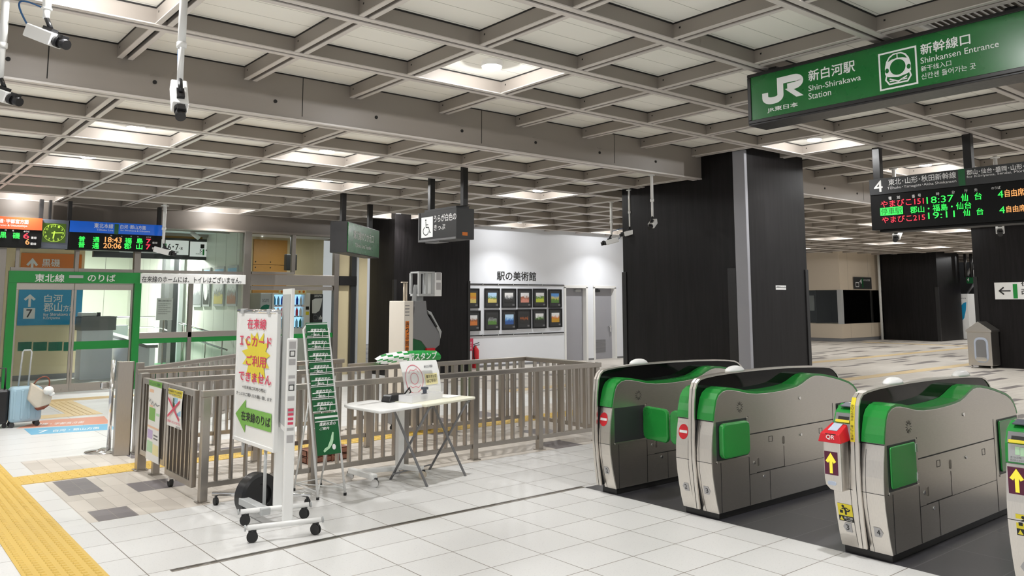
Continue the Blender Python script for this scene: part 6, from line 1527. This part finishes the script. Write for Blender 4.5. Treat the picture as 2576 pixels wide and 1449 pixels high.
q = MB(); p2 = plane_y(YM-.02); quad(q, p2, p2.px(1019, 880)[0], p2.px(1019, 893)[1], p2.px(1028, 880)[0], p2.px(1019, 808)[1], .002); q.build('orange_label', 'orange_sign', t)
q = MB()
for k, ch in enumerate('きっぷ回収'): put_text(q, p2, ch, p2.px(1020, 860)[0], p2.px(1020, 822+k*16)[1], .045, .055, .014, .004)
q.cuts = []; q.build('label_lettering', 'ink', t)
q = MB()
for k in range(4): quad(q, p2, p2.px(1019, 770)[0], p2.px(1019, 770+k*8)[1], p2.px(1030, 770)[0], p2.px(1019, 768+k*8)[1], .002)
q.build('small_prints', 'gray_ink', t)
cc = mp(1050, 876)
b = MB(); b.cyl((cc[0], YM+.01, cc[1]), (cc[0], YM+.16, cc[1]), .17, 36); b.build('drum_cover', 'green_dark', t)
b = MB(); p0, p1 = mp(1030, 905), mp(1082, 884); b.box(p0[0], p1[0], YM-.01, YM+.30, .35, p1[1]); b.build('lower_housing', 'green_gate', t, .02)
b = MB(); p0, p1 = mp(1071, 884), mp(1092, 875); b.box(p0[0], p1[0], YM-.03, YM+.25, p0[1], p1[1]); b.build('red_cap', 'red', t, .006)
b = MB(); p0, p1 = mp(1082, 910), mp(1094, 885); b.box(p0[0], p1[0], YM-.02, YM+.26, .35, p1[1]); b.build('front_post', 'machine_white', t, .006)
b = MB(); b.box(5.25, 5.76, YM+.0, YM+.34, .08, .36); b.build('base_cabinet', 'gray_plastic', t, .008)
for x in (5.30, 5.70):
    for y in (8.68, 8.92): caster(t, x, y, .03, 30, 'rubber', .085)
b = MB(); p0, p1 = mp(1060, 745), mp(1078, 800); b.box(p0[0], p1[0], YM+.12, YM+.2, p1[1], p0[1]+.02); b.build('display_column', 'light_gray', t, .004)
f0, f1 = mp(1053, 745), mp(1112, 684); hx = mp(1094, 700)[0]
b = MB()
for x in (f0[0], f0[0]+.10, hx-.04):
    b.box(x, x+.035, YM+.0, YM+.03, f0[1]+.03, f1[1]-.02)
b.box(f0[0], hx, YM-.0, YM+.22, f1[1]-.02, f1[1]); b.box(f0[0]+.0, hx, YM-.0, YM+.22, f0[1]+.0, f0[1]+.03); b.box(hx-.04, hx, YM+.2, YM+.22, f0[1], f1[1]); b.box(f0[0], f0[0]+.03, YM+.19, YM+.22, f0[1], f1[1])
b.build('display_frame', 'light_gray', t, .003)
b = MB(); b.box(hx, f1[0], YM-.0, YM+.22, f0[1]-.0, f1[1]-.01); b.build('display_side', 'white_plastic', t, .006)
q = MB(); quad(q, plane_y(YM), hx+.02, f0[1]+.08, f1[0]-.02, f0[1]+.17, .002); quad(q, plane_y(YM), hx+.02, f0[1]+.2, f1[0]-.02, f0[1]+.3, .002); q.build('side_notice', 'sticker_gray', t)
b = MB()
for x in (1027, 1033): p0, p1 = mp(x, 757), mp(x, 712); b.cyl((p0[0], YM+.1, p0[1]), (p0[0], YM+.1, p1[1]), .012, 10)
p0 = mp(1030, 711); b.box(p0[0]-.05, p0[0]+.03, YM+.08, YM+.12, p0[1], p0[1]+.012); b.build('rear_tubes', 'beige_leather', t)
b = MB(); p0, p1 = mp(1042, 757), mp(1055, 716); b.prism([(p0[0], p0[1]), (p0[0]+.06, p0[1]), (p0[0]+.075, p1[1]), (p0[0]+.03, p1[1])], 'y', YM+.05, YM+.06); b.build('paper_guide', 'light_gray', t)

# ------------------------------------------------------------------ luggage before the sliding door
S0 = Vector((1.895, 12.32, 0))
t = thing('suitcase', 'pale blue hard-shell suitcase with its handle raised', 'suitcase', tuple(S0))
b = MB()
pr = rounded(-.18, .18, .06, .50, .05, 5)
b.prism(pr, 'y', S0.y-.11, S0.y+.11)
for i, v in enumerate(b.v): b.v[i] = Vector((v.x+S0.x, v.y, v.z))
b.build('shell', 'blue_shell', t, .03)
for k in range(4):
    b = MB(); b.box(S0.x-.145+k*.085, S0.x-.115+k*.085, S0.y-.118, S0.y-.10, .10, .46); b.build('shell_rib', 'blue_shell', t, .008)
b = MB(); b.tube([(S0.x-.075, S0.y+.05, .50), (S0.x-.05, S0.y+.05, .93), (S0.x-.035, S0.y+.05, .955), (S0.x+.035, S0.y+.05, .955), (S0.x+.05, S0.y+.05, .93), (S0.x+.035, S0.y+.05, .50)], .010, 8); b.build('pull_handle', 'light_gray', t)
for x in (-.14, .14):
    for y in (-.08, .08): caster(t, S0.x+x, S0.y+y, .03, 80, 'charcoal', .07)
S1 = Vector((1.60, 12.35, 0))
t = thing('suitcase.001', 'black suitcase cut by the left edge of the view', 'suitcase', tuple(S1))
b = MB(); b.box(S1.x-.18, S1.x+.11, S1.y-.11, S1.y+.11, .05, .48); b.build('shell', 'black_plastic', t, .03)
b = MB(); b.tube([(S1.x-.12, S1.y, .48), (S1.x-.12, S1.y, .74), (S1.x+.07, S1.y, .74), (S1.x+.07, S1.y, .48)], .011, 8); b.build('pull_handle', 'black_metal', t)
for x in (-.14, .08): caster(t, S1.x+x, S1.y-.07, .028, 80, 'rubber', .06)
Hb = Vector((2.04, 12.16, .40))
t = thing('handbag', 'beige handbag with brown base and fluffy white charm, hung on the suitcase', 'handbag', tuple(Hb))
b = MB(); du = Vector((.74, 0, -.55)).normalized(); dw = Vector((.50, 0, .86)).normalized()
pts = [(-.17, -.02), (.14, .05), (.13, -.12), (-.04, -.19), (-.13, -.15)]
pts = [(-.18, .06), (.13, .055), (.16, -.04), (.06, -.17), (-.10, -.13)]
for k, yy in enumerate((-.05, .05)):
    pass
b.prism(pts, 'y', Hb.y-.05, Hb.y+.05)
for i, v in enumerate(b.v):
    q = Hb+du*v.x+dw*v.z; b.v[i] = Vector((q.x, v.y, q.z))
b.build('body', 'beige_leather', t, .02)
b = MB(); b.prism([(.03, -.165), (.16, -.045), (.13, -.125), (.07, -.18)], 'y', Hb.y-.055, Hb.y+.055)
for i, v in enumerate(b.v):
    q = Hb+du*v.x+dw*v.z; b.v[i] = Vector((q.x, v.y, q.z))
b.build('base_patch', 'brown_leather', t, .01)
b = MB(); hs = []
for k in range(13):
    a = PI*k/12; q = Hb+du*(-.05+.09*-math.cos(a))+dw*(.06+.15*math.sin(a)); hs.append(q)
b.tube(hs, .008, 8); b.build('handle', 'brown_leather', t)
b = MB(); c = Hb+du*.04+dw*.085+Vector((0, -.07, 0)); b.ball(c, .06, .06, .055); b.ball(c+Vector((.04, 0, -.045)), .035, .035, .03); b.build('fluffy_charm', 'fluff', t)
# ------------------------------------------------------------------ far concourse: ticket office, signs, escalator, bin
C0 = on_z(2120.5, 860); CL = on_z(2040, 857); CR = on_z(2228, 851)
x0, y0 = C0.x, C0.y; x1 = x0+4.2; y1 = y0+7.0
hz = lambda px, py: (Plane((x0, 0, 0), (0, -1, 0), (0, 0, 1)).px(px, py))[1]
zb0, zb1 = hz(2112, 815), hz(2112, 729)
off = struct(thing('wall_far', 'cream corner of the ticket office with dark windows, far right', 'wall', (x0+1, y0+1, 0)))
b = MB(); b.box(x0, x1, y0, y1, .12, zb0); b.box(x0+.03, x1, y0+.03, y1, zb1, Z2+RD); b.build('panels', 'office_panel', off)
b = MB(); b.box(x0+.02, x1, y0+.02, y1, 0, .12); b.build('plinth', 'gray_plastic', off)
b = MB(); b.box(x0-.02, x0+.14, y0-.02, y0+.14, zb0, zb1); b.build('corner_post', 'light_gray', off)
b = MB(); b.box(x1-.35, x1, y0+.03, y0+.2, zb0, zb1); b.box(x1-.02, x1+.15, y0-.1, y1, 0, Z2+RD); b.build('end_panel', 'office_panel', off)
win = struct(thing('window_2', 'dark windows of the ticket office', 'window', (x0+1, y0+1, 1.2)))
b = MB(); b.box(x0+.15, x1-.36, y0+.05, y0+.06, zb0, zb1); b.build('pane', 'glass', win)
b = MB(); b.box(x0+.05, x0+.06, y0+.15, y1, zb0, zb1); b.build('pane', 'glass', win)
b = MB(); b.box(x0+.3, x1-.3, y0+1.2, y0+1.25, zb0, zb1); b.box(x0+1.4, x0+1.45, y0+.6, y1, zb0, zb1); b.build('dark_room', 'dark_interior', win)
b = MB(); b.box(x0+1.3, x0+1.65, y0+.5, y0+.56, zb0, zb1-.35); b.build('pale_door', 'light_gray', win)
b = MB(); b.box(x0+1.0, x0+1.04, y0+1.7, y0+2.0, zb1-.8, zb1-.2); b.build('pale_sheet', 'light_gray', win)
po = plane_y(y0-.0)
a, c2 = po.px(2148, 727), po.px(2190, 698)
t = thing('wall_sign', 'dark wall sign with lift pictogram and 4 above the far office window', 'sign', tuple(po.p((a[0]+c2[0])/2, a[1])))
q = MB(); quad(q, po, a[0], a[1], c2[0], c2[1], .03, 0, .03); q.build('board', 'charcoal', t)
q = MB(); px_text(q, po, '4', 2160, 702, 714, 2166, 708, .0, .034); px_text(q, po, 'のりば方面', 2170, 702, 707, 2186, 705, .004, .034); q.build('lettering', 'white_ink', t)
q = MB(); p0, p1 = po.px(2151, 721), po.px(2158, 711); stroke(q, po, [(p0[0], p0[1]), (p1[0], p0[1]), (p1[0], p1[1]), (p0[0], p1[1])], .03, .034, 0, True); q.build('lift_pictogram', 'white_ink', t)
q = MB(); p0, p1 = po.px(2167, 724), po.px(2169, 700); quad(q, po, p0[0], p0[1], p1[0], p1[1], .034); q.build('line_colour_bar', 'green_dark', t)
# closing walls far behind
b = MB(); b.box(x1+.2, 46, y1-1, y1-.8, 0, Z2+RD); struct(b.build('wall_back.004', 'wall_cream'), 'cream wall far behind the ticket office', 'wall')
b = MB(); b.box(45.8, 46, -4, y1-1, 0, Z1+RD); struct(b.build('wall_right.001', 'dark_interior'), 'dark end of the concourse', 'wall')
# pale pole at the far pillar
pq = on_z(2231, 853.5)
b = MB(); b.cyl((cp.x-.12, lp.y+.02, 0), (cp.x-.12, lp.y+.02, Z2+.05), .05, 10)
tag(b.build('service_pole', 'white_paint'), 'thin white pole between the ticket office and the far pillar', 'pole')
# white arrow sign on the right pillar
pr_ = plane_x(20.64); a = pr_.px(2505, 753); c2 = pr_.px(2505, 711)
t = thing('exit_sign', 'white wall sign with a left arrow on the right pillar', 'sign', (20.62, -a[0], a[1]))
w0 = a[0]; wz0, wz1 = a[1], c2[1]
q = MB(); quad(q, pr_, w0, wz0, w0+1.75, wz1, .03, 0, .03); q.build('board', 'white_plastic', t)
p0, p1 = pr_.px(2514, 746), pr_.px(2543, 719)
q = MB(); arrow(q, pr_, p0[0], wz0+.10, p1[0], wz1-.10, 'left', .034, 0, .16); q.build('arrow', 'ink', t)
q = MB(); p0, p1 = pr_.px(2551, 746), pr_.px(2560, 719); quad(q, pr_, p0[0], wz0+.02, p1[0], wz1-.04, .034); q.build('line_colour_bar', 'green_frame', t)
q = MB(); p0 = pr_.px(2571, 735); put_text(q, pr_, '在来線', p0[0], wz0+.30, .5, .14, .01, .034); put_text(q, pr_, '改札口', p0[0], wz0+.10, .5, .14, .01, .034); q.build('lettering', 'ink', t)
# steel bin
tb = on_z(2436, 918)
X, Y = 20.15, on_x(2437, 918, 20.15).y
t = thing('litter_bin', 'stainless litter bin with sloping lid and oval window beside the right pillar', 'bin', (X+.3, Y-.3, 0))
wd = .52
b = MB(); b.box(X, X+.45, Y-wd, Y, .06, .82); b.build('cabinet', 'gate_steel', t, .01)
b = MB(); b.prism([(Y+.02, .82), (Y-wd-.02, .82), (Y-wd-.02, .86), (Y-wd*.5, 1.06), (Y+.02, .86)], 'x', X-.02, X+.47); b.build('lid', 'gate_steel', t, .006)
b = MB(); b.prism(rounded(Y-wd*.86, Y-wd*.28, .13, .70, .12), 'x', X-.012, X+.005); b.build('oval_window', 'silver_blue', t, .004)
b = MB(); b.prism(rounded(Y-wd*.78, Y-wd*.36, .2, .65, .08), 'x', X-.016, X-.010); b.build('oval_pane', 'gray_plastic', t)
b = MB(); b.prism(rounded(Y-wd*.80, Y-wd*.34, .16, .25, .04), 'x', X-.03, X-.014); b.build('tray_lip', 'chrome', t)
for yy in (Y-.05, Y-wd+.05):
    b = MB(); b.cyl((X+.06, yy, 0), (X+.06, yy, .06), .02, 10); b.build('foot', 'chrome', t)
# white poster pillar with a blue leaf mark (drink machine seen from the side)
vx = cp.x+2.2; pz = plane_x(vx)
a, c2 = pz.px(2415, 853), pz.px(2434, 739)
t = thing('vending_machine.002', 'white drink machine side with a big blue leaf mark beyond the far pillar', 'vending machine', (vx+.4, -(a[0]+c2[0])/2, 0))
b = MB(); b.box(vx, vx+.8, -c2[0], -a[0]+.3, .02, c2[1]); b.build('cabinet', 'white_plastic', t, .01)
L = MB(); poly(L, pz, [pz.px(*p) for p in ((2417, 770), (2424, 762), (2431, 760), (2430, 780), (2426, 800), (2421, 806), (2418, 806))], .004); L.build('leaf_mark', 'blue_sign', t)
L = MB(); px_text(L, pz, 'acure', 2418, 749, 752, 2430, 750, .004, .004); L.build('lettering', 'gray_ink', t)
# escalator behind the right pillar
ex = 35.0
e0, e1, e2 = on_x(2432, 850, ex), on_x(2470, 850, ex), on_x(2436, 700, ex)
t = thing('escalator', 'dark escalator with blue handrail rising behind the right pillar', 'escalator', (ex+2, e1.y, 0))
def ep(px, py, X=ex): return on_x(px, py, X)
b = MB(); A, B_, Cc = ep(2440, 800), ep(2490, 690), ep(2490, 850)
b.prism([(ep(2434, 820).y, .05), (ep(2434, 740).y, ep(2434, 740).z), (ep(2462, 668).y, ep(2462, 668).z), (ep(2500, 640).y, 3.3), (ep(2500, 640).y, .05)], 'x', ex+.6, ex+.8); b.build('side_panel', 'dark_interior', t)
b = MB(); b.tube([ep(2470, 770), ep(2458, 788), ep(2440, 789)], .06, 8); b.tube([ep(2437, 780), ep(2462, 738), ep(2470, 725)], .09, 8); b.build('handrail', 'blue_rail', t)
b = MB(); b.tube([ep(2432, 692), ep(2448, 668), ep(2475, 655)], .07, 8); b.build('upper_handrail', 'light_gray', t)
b = MB(); b.tube([ep(2434, 738), ep(2452, 712)], .04, 8); b.build('skirt_edge', 'gray_plastic', t)
b = MB()
for k in range(7): p = ep(2440+3*k, 775-12*k); b.box(ex+.4, ex+.6, p.y-1.4, p.y, p.z-.08, p.z)
b.build('steps', 'charcoal', t)
pe2 = plane_x(ex-.2)
q = MB(); p0, p1 = pe2.px(2450, 811), pe2.px(2461, 801); quad(q, pe2, p0[0], p0[1], p1[0], p1[1], 0); q.build('caution_label', 'yellow', t)
t = thing('platform_sign', 'small hanging green sign with 4 left of the escalator', 'sign', tuple(pe2.p(pe2.px(2440, 704)[0], pe2.px(2440, 704)[1])))
pgx = plane_x(ex-1.2)
q = MB(); p0, p1 = pgx.px(2432, 713), pgx.px(2462, 697); quad(q, pgx, p0[0], p0[1], p1[0], p1[1], 0, 0, .1); q.build('board', 'green_dark', t)
q = MB(); px_text(q, pgx, '4', 2433, 699, 708, 2438, 703, .0, .003); q.build('lettering', 'white_ink', t)
q = MB(); p0, p1 = pgx.px(2450, 699), pgx.px(2462, 678); quad(q, pgx, p0[0], p0[1], p1[0], p1[1], .02, 0, .1); q.build('white_board', 'white_plastic', t)
for xx in (2429, 2444):
    p0, p1 = pgx.px(xx, 697), pgx.px(xx, 640); b = MB(); b.cyl(pgx.p(p0[0], p0[1]-.02, -.05), pgx.p(p0[0], Z2+RD, -.05), .06, 8); b.build('hanger', 'black_metal', t)
